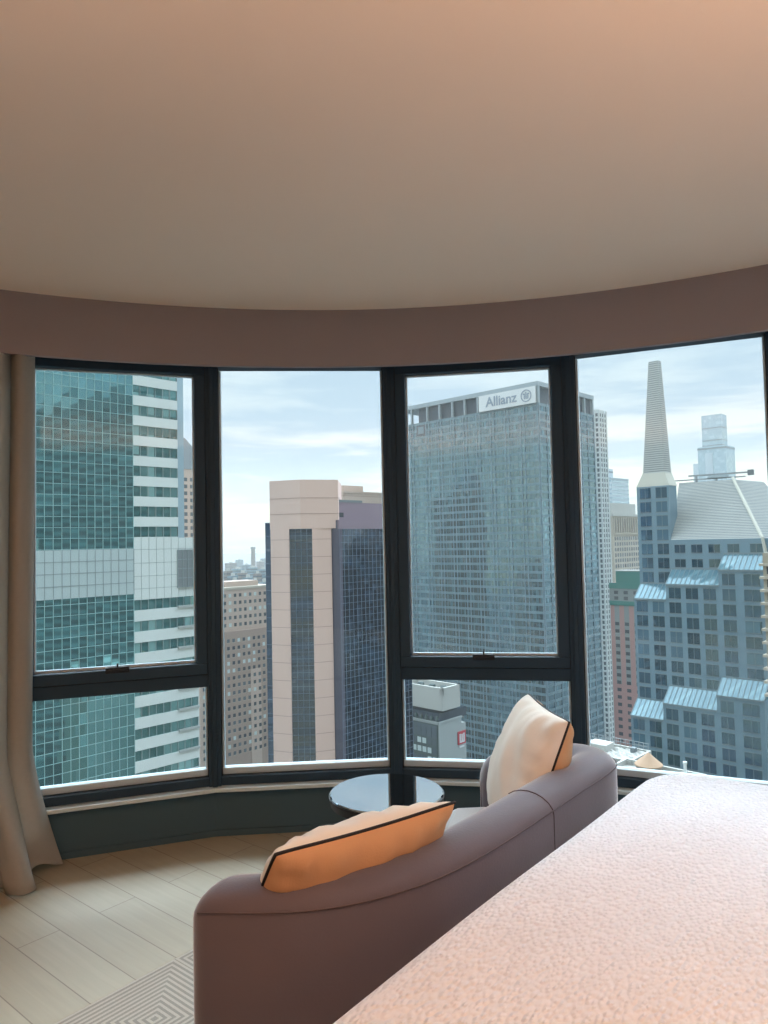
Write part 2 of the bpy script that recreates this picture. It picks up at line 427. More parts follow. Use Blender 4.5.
# ------------------------------------------------------------------ bed
BZ = math.atan2(PA.y, PA.x)   # local x runs along the foot, local y towards the window
bed = empty('bed', 'wide upholstered bed standing right behind the curved grey sofa', 'bed', (*aw(.85, -1.05), 0), BZ)
MB().box(-.99, .90, -1.03, .98, .10, .33).build('bed_base', M['bed_base'], bed, bevel=.02)
MB().box(-.99, .90, -1.03, .99, .331, .585).build('mattress', M['mattress'], bed, bevel=.05)
MB().box(-1.08, 1.0, -1.09, -1.035, .0, 1.15).build('headboard', M['bed_base'], bed, bevel=.03)
for sx in (-.8, .8):
    for sy in (-.9, .85):
        MB().lathe([(.03, 0), (.04, .1)], 16, sx, sy).build('leg', M['plinth'], bed)
def bedspread():
    # rounded top sheet that falls over the foot and both long sides; local frame of the bed
    L0, L1, W0, W1 = -1.04, .955, -1.0, 1.08
    zt, zb, r = .631, .17, .08
    nu, nv = 130, 140
    def prof(t, lo, hi):
        # t in 0..1 over: skirt, quarter round, flat, quarter round, skirt -> (pos, drop, side)
        sk = zt-r-zb; q = r*PI/2; fl = hi-lo-2*r; tot = 2*sk+2*q+fl; s = t*tot
        if s < sk: return lo, sk+r-s
        s -= sk
        if s < q:
            a = s/q*PI/2; return lo+r-r*math.cos(a), r-r*math.sin(a)
        s -= q
        if s < fl: return lo+r+s, 0
        s -= fl
        if s < q:
            a = s/q*PI/2; return hi-r+r*math.sin(a), r-r*math.cos(a)
        s -= q
        return hi, r+s
    vs = []; fs = []
    for j in range(nv+1):
        y, dy = prof(.18+.82*j/nv, W0-.6, W1)
        for i in range(nu+1):
            x, dx = prof(i/nu, L0, L1)
            d = max(dx, dy) if (dx > r or dy > r) else math.hypot(dx, dy)
            d = min(d, zt-zb)
            out = .02*min(1, d/.3)
            xx = x+(out if x >= L1-.001 else -out if x <= L0+.001 else 0)
            yy = y+(out if y >= W1-.001 else 0)
            u = xx/.95; cr = .012*(1-u*u)*(1 if d < r else 0)
            wv = .004*math.sin(7*xx+3*yy)*math.sin(5*yy+1.3)+.003*math.sin(16*yy+4*xx)*(1 if d < r else .3)
            rc = .24; ex, ey = max(0., abs(xx)-(L1-rc)), max(0., yy-(W1-rc))
            if ex > 0 and ey > 0 and xx > 0:
                k = max(ex, ey)/math.hypot(ex, ey)
                xx = math.copysign(L1-rc+ex*k, xx); yy = W1-rc+ey*k
            if d >= r: xx += .006*math.sin(18*yy)*(abs(x) > .9); yy += .006*math.sin(19*xx)*(y > 1.0)
            vs.append((xx, yy, zt-d+cr+wv))
    c1 = nu+1
    for j in range(nv):
        for i in range(nu): fs.append((j*c1+i, j*c1+i+1, (j+1)*c1+i+1, (j+1)*c1+i))
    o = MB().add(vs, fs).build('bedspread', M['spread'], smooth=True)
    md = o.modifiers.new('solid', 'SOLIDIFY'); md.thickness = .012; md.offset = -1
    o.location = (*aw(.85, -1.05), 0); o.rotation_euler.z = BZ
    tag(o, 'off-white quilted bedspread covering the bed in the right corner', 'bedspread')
bedspread()

# ------------------------------------------------------------------ sofa
def sofa():
    root = empty('sofa', 'curved grey velvet loveseat with a rounded back standing at the foot of the bed', 'sofa', (*aw(.8, .45), 0), BZ)
    ctl = [(.150,.585,.645),(.168,.505,.668),(.205,.42,.68),(.275,.333,.684),(.38,.262,.686),(.52,.212,.688),(.70,.192,.688),(.90,.188,.687),(1.10,.188,.687),(1.32,.184,.69),(1.50,.182,.692),(1.60,.203,.69),(1.655,.28,.685),(1.66,.40,.665),(1.625,.52,.638),(1.56,.61,.610),(1.53,.645,.592)]
    P = [Vector((a-.8, w-.45, h)) for a, w, h in ctl]
    pts = []
    for i in range(len(P)-1):
        for s in range(6):
            f = s/6; p = [P[min(max(i+j, 0), len(P)-1)] for j in (-1, 0, 1, 2)]
            pts.append(.5*((2*p[1])+(p[2]-p[0])*f+(2*p[0]-5*p[1]+4*p[2]-p[3])*f*f+(3*p[1]-p[0]-3*p[2]+p[3])*f**3))
    pts.append(P[-1])
    T = .085
    # cross-section: (across: +outer, fraction/height rule)
    def section(h, s):
        t = T*s
        z0 = .05; r = .055
        out = [(t*.94, z0), (t*.97, .2), (t*1.0, .4), (t*1.0, h-r)]
        for k in range(1, 10):
            a = PI*k/10
            out.append((t*math.cos(a), h-r+r*s*math.sin(a)))
        out += [(-t, h-r), (-t, .45), (-t, .3), (-t*.97, z0)]
        return out
    vs = []; n = 0; seam = []; L = len(pts)
    # cumulative length for the end rounding
    cum = [0]
    for i in range(1, L): cum.append(cum[-1]+(pts[i]-pts[i-1]).to_2d().length)
    tot = cum[-1]
    rings = []
    cap = .075
    samp = [0, .002, .006, .012, .02, .03, .042, .056, .07]
    ss = sorted(set([round(x, 4) for x in samp+[tot-x for x in samp]+[cap+(tot-2*cap)*i/80 for i in range(81)]]))
    def at(s):
        for i in range(1, L):
            if cum[i] >= s-1e-9:
                f = (s-cum[i-1])/max(1e-9, cum[i]-cum[i-1]); return pts[i-1].lerp(pts[i], f), (pts[i]-pts[i-1]).to_2d().normalized()
        return pts[-1], (pts[-1]-pts[-2]).to_2d().normalized()
    for s in ss:
        p, _ = at(s); d = (at(min(tot, s+.03))[0]-at(max(0, s-.03))[0]).to_2d().normalized()
        e = min(s, tot-s); sc = 1 if e >= cap else math.sqrt(max(0.0, 1-((cap-e)/cap)**2))
        sc = max(sc, .03)
        nrm = Vector((d.y, -d.x))
        rings.append((p, nrm, sc))
        sec = section(p.z-.035*(1-sc)**1.5, sc)
        n = len(sec)
        vs += [(p.x+nrm.x*c, p.y+nrm.y*c, z) for c, z in sec]
        if sc > .95:
            seam.append((p.x+nrm.x*(T+.001), p.y+nrm.y*(T+.001), p.z-.040))
    fs = []
    R = len(ss)
    for i in range(R-1):
        fs += [(i*n+k, i*n+(k+1) % n, (i+1)*n+(k+1) % n, (i+1)*n+k) for k in range(n)]
    fs += [tuple(range(n)), tuple(range((R-1)*n, R*n))[::-1]]
    fs = [f[::-1] for f in fs]
    back = MB().add(vs, fs).build('backrest', M['velvet'], root, smooth=True)
    MB().tube(seam, .0019, 6).build('seam', M['seam'], back, smooth=True)
    # a stitched joint where the upholstery changes panel, over the top and down the outside
    jp, jn, _ = min(rings, key=lambda r: abs(r[0].x-(1.075-.8))+(10 if r[0].y > .1 else 0))
    sec = section(jp.z, 1.0)[1:12]
    MB().tube([(jp.x+jn.x*c*1.008, jp.y+jn.y*c*1.008, z+.001) for c, z in sec], .0022, 6).build('seam', M['seam'], back)
    # seat filling the curve
    front = [(1.50, .66), (1.44, .725), (1.3, .67), (1.15, .60), (1.0, .59), (.85, .61), (.65, .66), (.45, .69), (.28, .69), (.20, .66), (.18, .60)]
    inner = [(p.x+.8, p.y+.45) for p, nrm, sc in rings[8:-8:4]]
    poly = [(a-.8, w-.45) for a, w in inner]+[(a-.8, w-.45) for a, w in front]
    MB().prism(poly, .10, .425).build('seat', M['velvet_seat'], root, bevel=.03)
    pc = Vector((0, 0))
    for x, y in poly: pc += Vector((x, y))/len(poly)
    MB().prism([(pc.x+(x-pc.x)*.93, pc.y+(y-pc.y)*.9) for x, y in poly], .011, .10).build('plinth', M['plinth'], root)
    return root
sofa()

# ------------------------------------------------------------------ pillows
def pillow(name, label, centre, rot, half=.235, thick=.085, seed=0):
    rnd = random.Random(seed)
    root = empty(name, label, 'pillow', centre); root.rotation_euler = rot
    n = 36; ph = [rnd.uniform(0, 6.28) for _ in range(6)]
    def pt(u, v, sgn):
        ex = 1-.055*(1-v*v)-.02*v**8; ey = 1-.055*(1-u*u)-.02*u**8
        x = half*u*ex; y = half*v*ey
        h = max(0., (1-u*u))**.42*max(0., (1-v*v))**.42
        wr = 1+.06*math.sin(6*u+ph[0]+2*v)*math.sin(4*v+ph[1])+.035*math.sin(13*u+5*v+ph[4])
        edge = (1-max(abs(u), abs(v)))
        eu, ev = 1-abs(u), 1-abs(v)
        pk = .011*math.sin(17*u+1.5*math.sin(5*u+ph[2])+ph[2])*math.exp(-ev*6)*min(1, ev*9)*min(1, eu*5)+.011*math.sin(16*v+1.5*math.sin(4*v+ph[3])+ph[3])*math.exp(-eu*6)*min(1, eu*9)*min(1, ev*5)
        return (x, y, sgn*(thick*h*wr+pk*(edge > .01)))
    g = [math.sin(PI/2*(-1+2*i/n)) for i in range(n+1)]
    for nm, sgn, mt, lb in (('front_panel', 1, M['cream'], 'cream cotton front panel'), ('back_panel', -1, M['caramel'], 'caramel cotton back panel')):
        vs = [pt(u, v, sgn) for v in g for u in g]; fs = []
        for j in range(n):
            for i in range(n):
                f = (j*(n+1)+i, j*(n+1)+i+1, (j+1)*(n+1)+i+1, (j+1)*(n+1)+i); fs.append(f if sgn > 0 else f[::-1])
        o = MB().add(vs, fs).build(nm, mt, root, smooth=True); o['label'] = lb
    ring = [pt(u, -1, 1) for u in g]+[pt(1, v, 1) for v in g[1:]]+[pt(u, 1, 1) for u in g[::-1][1:]]+[pt(-1, v, 1) for v in g[::-1][1:-1]]
    o = MB().tube(ring, .0042, 8, closed=True).build('piping', M['piping'], root, smooth=True); o['label'] = 'black corded piping'
    return root
def frame_rot(xdir, ydir):
    x = Vector(xdir).normalized(); y = Vector(ydir); y = (y-x*y.dot(x)).normalized(); z = x.cross(y)
    return Matrix((x, y, z)).transposed().to_euler()
def awv(a, w, z): return Vector((a*PA.x+w*WA.x, a*PA.y+w*WA.y, z))
# leaning back over the curved backrest, cream side to the window
t_l, t_r = Vector((*aw(.155, .325), .775)), Vector((*aw(.66, .18), .775))
xd = t_r-t_l; nn = Vector((-xd.y, xd.x, 0)).normalized()
yd = Vector((0, 0, .36))-nn*.30
cn = (t_l+t_r)/2-yd.normalized()*.262
pillow('throw_pillow', 'caramel-backed throw pillow lying tipped over the near end of the sofa back', cn, frame_rot(-xd, yd), .268, .10, 3)
cn = Vector((.51, 2.70, .63))
pillow('throw_pillow', 'cream-fronted throw pillow propped upright in the far corner of the sofa', cn, frame_rot((.10, -.99, 0), (.35, .05, .93)), .236, .115, 5)

# ------------------------------------------------------------------ side table
tx, ty = -.012, 2.62
tab = empty('side_table', 'small round side table with a dark mirror-glass top beside the sofa', 'side table', (tx, ty, .0115))
TH = .568
MB().lathe([(.197, TH-.012), (.203, TH-.008), (.203, TH-.003), (.200, TH)], 96).build('tabletop', M['mirror'], tab)
MB().lathe([(.19, TH-.040), (.201, TH-.036), (.2065, TH-.012), (.2065, TH-.006), (.2035, TH-.006), (.2035, TH-.012), (.185, TH-.013)], 96).build('rim', M['table_base'], tab)
MB().lathe([(.03, .02), (.03, TH-.04)], 32).build('stem', M['table_base'], tab)
MB().lathe([(.125, 0), (.13, .006), (.125, .014), (.04, .024)], 64).build('foot', M['table_base'], tab)

# ------------------------------------------------------------------ the city
GR = math.radians(46)     # street grid: local x runs away to the right, local y away to the left
g1 = Vector((math.cos(GR), math.sin(GR))); g2 = Vector((-g1.y, g1.x))
def bld(name, label, X, Y, rz=GR, group=None, cat='building'):
    return empty(name, label, cat, (X, Y, GROUND), rz, group)
def H(z): return z+130.0       # height above the street from height against the eye
C = {}
ALB = .62
def srgb(v): return 255*(12.92*v if v <= .0031308 else 1.055*v**(1/2.4)-.055)
def cm(k, rgb, rough=.75, **kw):
    C[k] = plain(k, tuple(srgb(v*ALB) for v in lin(rgb)), rough, scale=kw.pop('scale', .15), **kw); return C[k]
cm('white_panel', (226, 236, 234)); cm('panel_joint', (150, 166, 168)); cm('teal_line', (170, 208, 208)); cm('band_panel', (188, 206, 208))
cm('beige_stone', (246, 212, 198)); cm('beige_joint', (196, 168, 156)); cm('mauve_stone', (150, 132, 146)); cm('mauve_edge', (96, 94, 112)); cm('navy_line', (122, 140, 158))
cm('pale_fin', (140, 166, 178)); cm('spandrel_grey', (122, 152, 162)); cm('roof_beam', (168, 182, 188)); cm('dark_void', (58, 78, 92)); cm('sign_white', (240, 244, 244)); cm('sign_grey', (150, 166, 182))
cm('blue_granite', (122, 152, 166)); cm('louvre', (206, 210, 206)); cm('louvre_gap', (150, 158, 160)); cm('skylight_bar', (132, 150, 156)); cm('gutter', (214, 212, 198))
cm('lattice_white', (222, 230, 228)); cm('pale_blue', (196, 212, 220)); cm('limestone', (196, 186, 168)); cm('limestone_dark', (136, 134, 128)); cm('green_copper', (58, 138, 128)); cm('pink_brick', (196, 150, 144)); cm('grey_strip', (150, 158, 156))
cm('roof_white', (196, 197, 190)); cm('roof_membrane', (206, 206, 200)); cm('terracotta', (200, 164, 132)); cm('timber_wall', (150, 136, 122)); cm('steel', (170, 176, 178))
cm('apartment_tan', (206, 182, 166)); cm('apartment_brown', (174, 150, 136)); cm('peach', (222, 196, 178)); cm('slate', (128, 138, 142)); cm('concrete_grey', (176, 184, 182)); cm('dark_green', (62, 82, 82)); cm('lit_window', (206, 222, 220)); cm('sign_red', (206, 62, 76))
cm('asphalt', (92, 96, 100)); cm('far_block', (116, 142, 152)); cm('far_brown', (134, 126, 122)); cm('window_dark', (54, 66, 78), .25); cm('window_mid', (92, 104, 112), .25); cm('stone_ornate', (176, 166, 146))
G = {}
G['teal'] = facade_glass('teal_glass', 1.49, 1.95, (12, 46, 54), (56, 98, 104), (150, 206, 208), refl=.50, off=(0, H(0)))
G['teal_win'] = facade_glass('teal_window', 1.6, 4., (34, 74, 78), (120, 156, 156), (160, 210, 206), refl=.30)
G['navy'] = facade_glass('navy_glass', 1.36, 1.6, (12, 20, 32), (40, 54, 70), (150, 166, 186), refl=.20, grow=.35, wob=.006)
G['blue_tower'] = facade_glass('blue_tower_glass', 1.4, 3.7, (22, 46, 62), (84, 116, 126), (160, 196, 204), refl=.30, grow=.4)
G['pane'] = facade_glass('office_window', 4.25, 3.68, (14, 34, 52), (66, 92, 108), (140, 180, 200), refl=.20, grow=.3)
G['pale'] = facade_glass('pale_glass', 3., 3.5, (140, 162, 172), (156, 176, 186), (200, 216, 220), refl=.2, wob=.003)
G['skylight'] = facade_glass('skylight_glass', 1.2, 4., (70, 104, 116), (96, 128, 136), (200, 225, 232), refl=.06, grow=.08)

tag(MB().box(-9000, 9000, 30, 12000, GROUND-1, GROUND).build('street_ground', C['asphalt']), kind='structure')

# --- teal tower on the left
def teal_tower():
    r = bld('glass_tower', 'teal glass tower with a white-banded right end behind the left window', -47.756, 137.0)
    TOP = H(64)
    MB().box(-46, 0, 0, 26, 0, TOP).build('glass_wall', G['teal'], r)
    g = MB(); gz = [i*1.95 for i in range(-34, 34)]
    i = 0
    while -i*1.49 > -46: g.on('x', 0, -i*1.49-.04, -i*1.49+.04, H(-66), TOP, -.02, .10); i += 1
    for z in gz:
        if not (-8.4 < z < -.4): g.on('x', 0, -46, 0, H(z)-.04, H(z)+.04, -.02, .08)
    g.build('mullion_grid', C['teal_line'], r)
    b = MB().on('x', 0, -46, 0, H(-8.7), H(-.1), 0, .14)
    i = 0
    while -i*1.49 > -46: b.on('x', 0, -i*1.49-.05, -i*1.49+.05, H(-8.7), H(-.1), .14, .19, 1); i += 1
    for z in (-2.2, -4.3, -6.5): b.on('x', 0, -46, 0, H(z)-.07, H(z)+.07, .14, .19, 1)
    o = b.build('spandrel_band', [C['band_panel'], C['panel_joint']], r); o['label'] = 'pale grey panelled band'
    MB().box(0, 9.5, .3, 26, 0, TOP).build('core_wall', C['white_panel'], r)
    MB().box(9.5, 14.0, .3, 26, 0, H(1.9)).build('podium_wall', C['white_panel'], r)
    MB().box(9.5, 11.2, .6, 24, H(1.9), TOP).build('corner_glazing', G['pale'], r)
    bands = [(2.1+3.9*k, 4.1+3.9*k, 9.5) for k in range(16)]+[(-11.85-4.05*k, -9.9-4.05*k, 13.7) for k in range(14)]
    bands.sort()
    z_prev = -66
    for z0, z1, x1 in bands:
        MB().on('x', .3, 0, x1, H(z_prev), H(z0), 0, .3).build('spandrel', C['white_panel'], r)
        w = MB().on('x', .3, .02, x1, H(z0), H(z1), 0, .06)
        n = round(x1/1.58)
        for i in range(1, n+1): w.on('x', .3, i*x1/n-.05, i*x1/n+.05, H(z0), H(z1), .06, .2, 1)
        w.build('ribbon_window', [G['teal_win'], C['panel_joint']], r)
        z_prev = z1
    MB().on('x', .3, 0, 9.5, H(z_prev), TOP, 0, .3).build('spandrel', C['white_panel'], r)
    j = MB()
    for i in range(1, 9):
        x = i*1.58
        j.on('x', 0, x-.03, x+.03, H(-9.9), H(2.0), 0, .03)
    for z in (-.3, -2.9, -5.4, -7.8): j.on('x', 0, 0, 13.9, H(z)-.035, H(z)+.035, 0, .03)
    j.build('panel_joints', C['panel_joint'], r)
    l = MB().on('x', 0, 9.2, 13.8, H(-8), H(-.6), 0, .06)
    l.grid('x', 0, 9.2, 13.8, H(-8), H(-.6), 1.15, 1.85, .12, .16, 1)
    l.build('louvre_panel', [C['slate'], C['panel_joint']], r)
    for k in range(9):
        z = -12.1-4.05*k
        MB().on('x', 0, 9.2, 13.8, H(z), H(z)+.5, 0, .35).build('ledge', C['concrete_grey'], r)
teal_tower()

# --- dark tower to the right of the hotel: the photo shows it mirrored in the teal glass
def mirrored_tower():
    r = bld('corner_tower', 'dark stone tower seen as the stepped reflection in the teal glass facade', 205.0, 20.0, rz=math.radians(90))
    cm('umber_stone', (92, 96, 96)); cm('umber_bands', (150, 160, 160))
    MB().box(-2, 72, -10, 40, 0, H(66)).build('wall', C['umber_stone'], r)
    MB().frustum([(-2, -10), (72, -10), (72, 40), (-2, 40)], H(66), [(28, 5), (58, 5), (58, 30), (28, 30)], H(80)).build('hipped_roof', C['umber_stone'], r)
    m = MB()
    for k in range(40): m.box(0, 70, 40, 40.2, H(62-4*k)-1.8, H(62-4*k))
    m.build('window_bands', C['umber_bands'], r)
mirrored_tower()

# --- beige tower with dark glass wing
def beige_tower():
    X, Y = -10.78, 170.0
    r = bld('stone_tower', 'pinkish-beige stone tower with a dark glass wing behind the second window from the left', X, Y)
    Mi = (Matrix.Translation((X, Y, 0)) @ Matrix.Rotation(GR, 4, 'Z')).inverted()
    def L(p): v = Mi @ Vector((p[0], p[1], 0)); return (v.x, v.y)
    prow = [(-27.0, 170.6), (-22.35, 168.7), (-16.95, 168.7), (-12.6, 170.4)]
    zs = H(3.7)
    def wing(a, b): return [L(a), L(b), L((b[0], b[1]+6)), L((a[0], a[1]+6))]
    def jointed(poly, z0, z1, zz):
        m = MB().prism(poly, z0, z1)
        c = Vector((sum(p[0] for p in poly)/len(poly), sum(p[1] for p in poly)/len(poly)))
        for z in zz: m.prism([(c.x+(p[0]-c.x)*1.004, c.y+(p[1]-c.y)*1.004) for p in poly], H(z)-.07, H(z)+.07, 1)
        return m
    zz = [1.2-4.1*k for k in range(17)]
    bj = [C['beige_stone'], C['beige_joint']]
    jointed(wing(prow[0], prow[1]), 0, zs, zz).build('stone_wing', bj, r)
    jointed(wing(prow[2], prow[3]), 0, zs, zz).build('stone_wing', bj, r)
    crown = [(-27.1, 170.6), (-19.5, 167.9), (-10.8, 170.6), (-10.8, 184), (-27.1, 184)]
    m = MB().prism([L(p) for p in crown], zs, H(15.2))
    for z in (10.9, 7.2):
        m.prism([L((p[0]*1.0+(-.03 if p[0] < -19 else .03), p[1]-.05)) for p in crown], H(z)-.07, H(z)+.07, 1)
    m.build('crown', bj, r)
    MB().prism([L(p) for p in [(-27.0, 171.5), (-12.6, 171.5), (-12.6, 184), (-27.0, 184)]], 0, zs).build('shaft', C['beige_stone'], r)
    # recessed glass strip between the two wings
    s = MB().prism([L(p) for p in [(-22.35, 169.6), (-16.95, 169.6), (-16.95, 172), (-22.35, 172)]], 0, zs)
    for k in range(5):
        x = -22.35+5.4*k/4; s.prism([L(p) for p in [(x-.04, 169.5), (x+.04, 169.5), (x+.04, 169.7), (x-.04, 169.7)]], 0, zs, 1)
    for k in range(46):
        z = zs-k*1.6; s.prism([L(p) for p in [(-22.35, 169.52), (-16.95, 169.52), (-16.95, 169.7), (-22.35, 169.7)]], z-.04, z+.04, 1)
    s.build('glass_strip', [G['navy'], C['navy_line']], r)
    s = MB().prism([L(p) for p in [(-28.4, 171.6), (-26.9, 171.2), (-26.9, 184), (-28.4, 184)]], 0, H(5.3))
    for k in range(24):
        z = H(5.3)-k*3.2; s.prism([L(p) for p in [(-28.45, 171.55), (-26.9, 171.15), (-26.9, 172), (-28.45, 172)]], z-.05, z+.05, 1)
    s.build('side_glazing', [G['navy'], C['navy_line']], r)
    # mauve corner pier, dark wing, roof band, penthouse
    MB().prism([L(p) for p in [(-12.7, 171.0), (-10.78, 170.0), (-9.9, 171.0), (-11.6, 172.6)]], 0, H(5.55)).build('corner_pier', C['mauve_edge'], r)
    MB().box(.3, 24.6, .05, 20, 0, H(3.5)).build('glass_wing', G['navy'], r)
    g = MB(); n = 18
    for i in range(n+1): g.on('x', .05, .3+24.3*i/n-.035, .3+24.3*i/n+.035, H(-70), H(3.5), -.02, .1)
    for k in range(46): z = H(3.5)-1.6*k; g.on('x', .05, .3, 24.6, z-.035, z+.035, -.02, .08)
    g.build('mullion_grid', C['navy_line'], r)
    MB().box(-.1, 24.8, -.15, 20, H(3.5), H(5.65)).build('roof_band', C['mauve_stone'], r)
    MB().box(1.5, 24, 2.2, 16, H(5.65), H(10.0)).build('penthouse', C['mauve_stone'], r)
    MB().box(1.4, 10, 2.1, 3.0, H(10.0), H(10.6)).build('parapet_plant', C['slate'], r)
    MB().box(2.2, 3.6, 2.1, 2.2, H(6.4), H(7.5)).build('vent', C['window_dark'], r)
beige_tower()

# --- blue-grey office slab with the rooftop sign
def office_slab():
    r = bld('office_tower', 'tall blue-grey glass office slab with a white lettered sign on its roof', 72.162, 330.0)
    TOP = H(73.2); MZ0, MZ1 = H(63.3), H(71.1)
    MB().box(0, 52.5, 0, 88, 0, MZ0).build('glass_wall', G['blue_tower'], r)
    MB().box(1.0, 51.5, 1.0, 74, MZ0, MZ1).build('plant_room', C['dark_void'], r)
    MB().box(-.4, 52.9, -.4, 88, MZ1, TOP).build('roof_beam', C['roof_beam'], r)
    k = 0; z = MZ0-1.3
    while z > H(-127):
        MB().box(-.12, 52.6, -.12, 88.1, z, z+1.25).build('spandrel_band', C['spandrel_grey'], r); z -= 3.7; k += 1
    bays = [0, 8.7, 17.4, 26.0, 34.4, 42.5, 50.4, 58.9, 67.3, 78.2, 87.5]
    for i, y in enumerate(bays):
        for d in ((-1.0, 1.0) if 0 < i < 10 else (.2,)):
            MB().on('y', 0, y+d-.13, y+d+.13, 0, MZ0, 0, .4).build('fin', C['pale_fin'], r)
        if i < 10:
            for q in (.33, .67):
                yy = y+(bays[i+1]-y)*q
                MB().on('y', 0, yy-.05, yy+.05, 0, MZ0, 0, .2).build('fin', C['spandrel_grey'], r)
        MB().on('y', 0, y-.45, y+.45, MZ0, MZ1, -1, .3).build('roof_post', C['roof_beam'], r)
    for i in range(9):
        x = .3+52*i/8
        MB().on('x', 0, x-.16, x+.16, 0, MZ0, 0, .4).build('fin', C['pale_fin'], r)
    for x in (0.4, 17.5, 35, 43.5, 52.1): MB().on('x', 0, x-.5, x+.5, MZ0, MZ1, -1, .3).build('roof_post', C['roof_beam'], r)
    # open frame at the far end shows the sky; two openings at the right end of the side
    MB().on('y', 0, 68.6, 74.4, H(56.5), H(61.8), .0, .4).build('window_frame', C['dark_void'], r)
    MB().on('y', 0, 69.6, 73.4, H(57.3), H(60.9), .4, .45).build('maintenance_opening', C['spandrel_grey'], r)
    sg = MB().on('y', 0, .6, 32.9, MZ0-.1, MZ1-.1, .55, 1.1).build('rooftop_sign', C['sign_white'], r)
    sg['label'] = 'white rooftop sign panel with grey letters and a round emblem'
    # lettering: reads from the far end of the sign towards the near corner
    cu = bpy.data.curves.new('letters', 'FONT'); cu.body = 'Allianz'; cu.size = 6.6; cu.extrude = .1; cu.offset = .11
    tmp = bpy.data.objects.new('tmp', cu); COL.objects.link(tmp)
    bpy.context.view_layer.update()
    me = bpy.data.meshes.new_from_object(tmp.evaluated_get(bpy.context.evaluated_depsgraph_get()))
    bpy.data.objects.remove(tmp)
    w = max(v.co.x for v in me.vertices)
    fx = 17.8/w
    for v in me.vertices:
        x, y, zz = v.co; v.co = (-1.15-zz*1.0, 28.6-x*fx, MZ0+1.85+y)
    me.materials.clear(); me.materials.append(C['sign_grey'])
    lo = bpy.data.objects.new('lettering', me); COL.objects.link(lo); lo.parent = sg
    e = MB(); cy, cz = 5.6, (MZ0+MZ1)/2-.1; n = 40
    for k in range(n):
        a0, a1 = 2*PI*k/n, 2*PI*(k+1)/n
        q = [(cy+rr*math.cos(a), cz+rr*math.sin(a)) for rr, a in ((2.9, a0), (2.9, a1), (2.45, a1), (2.45, a0))]
        e.add([(-1.12, y, z) for y, z in q]+[(-1.3, y, z) for y, z in q], [(0,1,2,3),(7,6,5,4),(0,4,5,1),(1,5,6,2),(2,6,7,3),(3,7,4,0)])
    e.on('y', 0, cy-.28, cy+.28, cz-1.5, cz+1.7, 1.1, 1.3)
    for s in (-1, 1):
        e.on('y', 0, cy+s*.95-.26, cy+s*.95+.26, cz-1.5, cz+.9, 1.1, 1.3)
        e.on('y', 0, cy+s*1.25-.5, cy+s*1.25+.5, cz+.6, cz+1.15, 1.1, 1.3)
    e.build('emblem', C['sign_grey'], sg)
    MB().tube([(20, 30, TOP), (20, 30, TOP+3)], .12, 6).build('antenna', C['steel'], r)
office_slab()

# --- low block with a white roof box, green window bay and blank grey wall
def white_box_block():
    r = bld('hotel_block', 'grey block topped by a big white roof box below the third window', 17.673, 255.0)
    MB().box(0, 12.6, 0, 30, 0, H(-63.6)).build('blank_wall', C['concrete_grey'], r)
    MB().box(12.6, 17.0, 1.5, 30, 0, H(-66.5)).build('side_wing', C['concrete_grey'], r)
    MB().on('y', 0, .5, 30, H(-95), H(-64.3), 0, .25).build('green_curtain_wall', C['dark_green'], r)
    rng = random.Random(2)
    for k in range(8):
        for i in range(6):
            z = H(-69.6-3.05*k); y = 1.2+2.35*i
            o = MB().on('y', -.25, y, y+1.75, z-1.9, z, 0, .06).on('y', -.25, y-.08, y+1.83, z-1.98, z-1.9, 0, .12, 1)
            o.build('window', [C['lit_window'] if rng.random() < .62 else C['window_mid'], C['dark_green']], r)
    for i in range(6):
        MB().on('y', -.25, 1.0+2.4*i, 3.1+2.4*i, H(-69), H(-64.7), 0, .05).build('upper_pane', C['window_mid'], r)
    MB().box(.3, 16, .3, 24, H(-63.6), H(-60.4)).build('terrace_storey', C['window_dark'], r)
    t = MB().box(-.3, 12.9, -.3, 24, H(-63.8), H(-63.2)); t.build('terrace_slab', C['concrete_grey'], r)
    for i in range(7):
        MB().lathe([(.2, H(-63.2)), (.75, H(-62.6)), (.55, H(-61.7)), (.15, H(-61.3))], 10, .1, 1+2.4*i).build('planter_shrub', C['dark_green'], r)
    w = 1.0
    m = MB()
    x0, x1, y0, y1, z0, z1 = 1.2, 11.2, -.8, 20, H(-59.5), H(-51.6)
    m.box(x0, x1, y0, y1, z0, z1-2.5)
    m.box(x0, x1, y0, y0+w, z1-2.5, z1).box(x0, x1, y1-w, y1, z1-2.5, z1).box(x0, x0+w, y0, y1, z1-2.5, z1).box(x1-w, x1, y0, y1, z1-2.5, z1)
    m.build('roof_box', C['roof_white'], r)
    for i in range(3):
        MB().lathe([(1.3, z1-2.5), (1.3, z1-.6), (.9, z1-.3)], 16, 6.8, 3+5.5*i).build('cooling_fan', C['dark_green'], r)
    sg = MB().on('x', 0, 10.1, 14.6, H(-73.2), H(-68.6), .05, .35).build('wall_sign', C['sign_red'], r); sg['label'] = 'square red wall sign with a white winged mark'
    s = MB()
    for a, b, c, d in ((10.9, 11.6, -72.2, -69.4), (12.0, 12.7, -72.6, -69.6), (13.1, 13.8, -72.2, -69.4)): s.on('x', 0, a, b, H(c), H(d), .35, .42)
    s.on('x', 0, 10.9, 13.8, H(-72.6), H(-72.0), .35, .42)
    s.build('emblem', C['sign_white'], sg)
    MB().on('x', 0, 11.0, 13.8, H(-74.4), H(-73.8), .05, .2).build('sign_strip', C['sign_white'], r)
white_box_block()

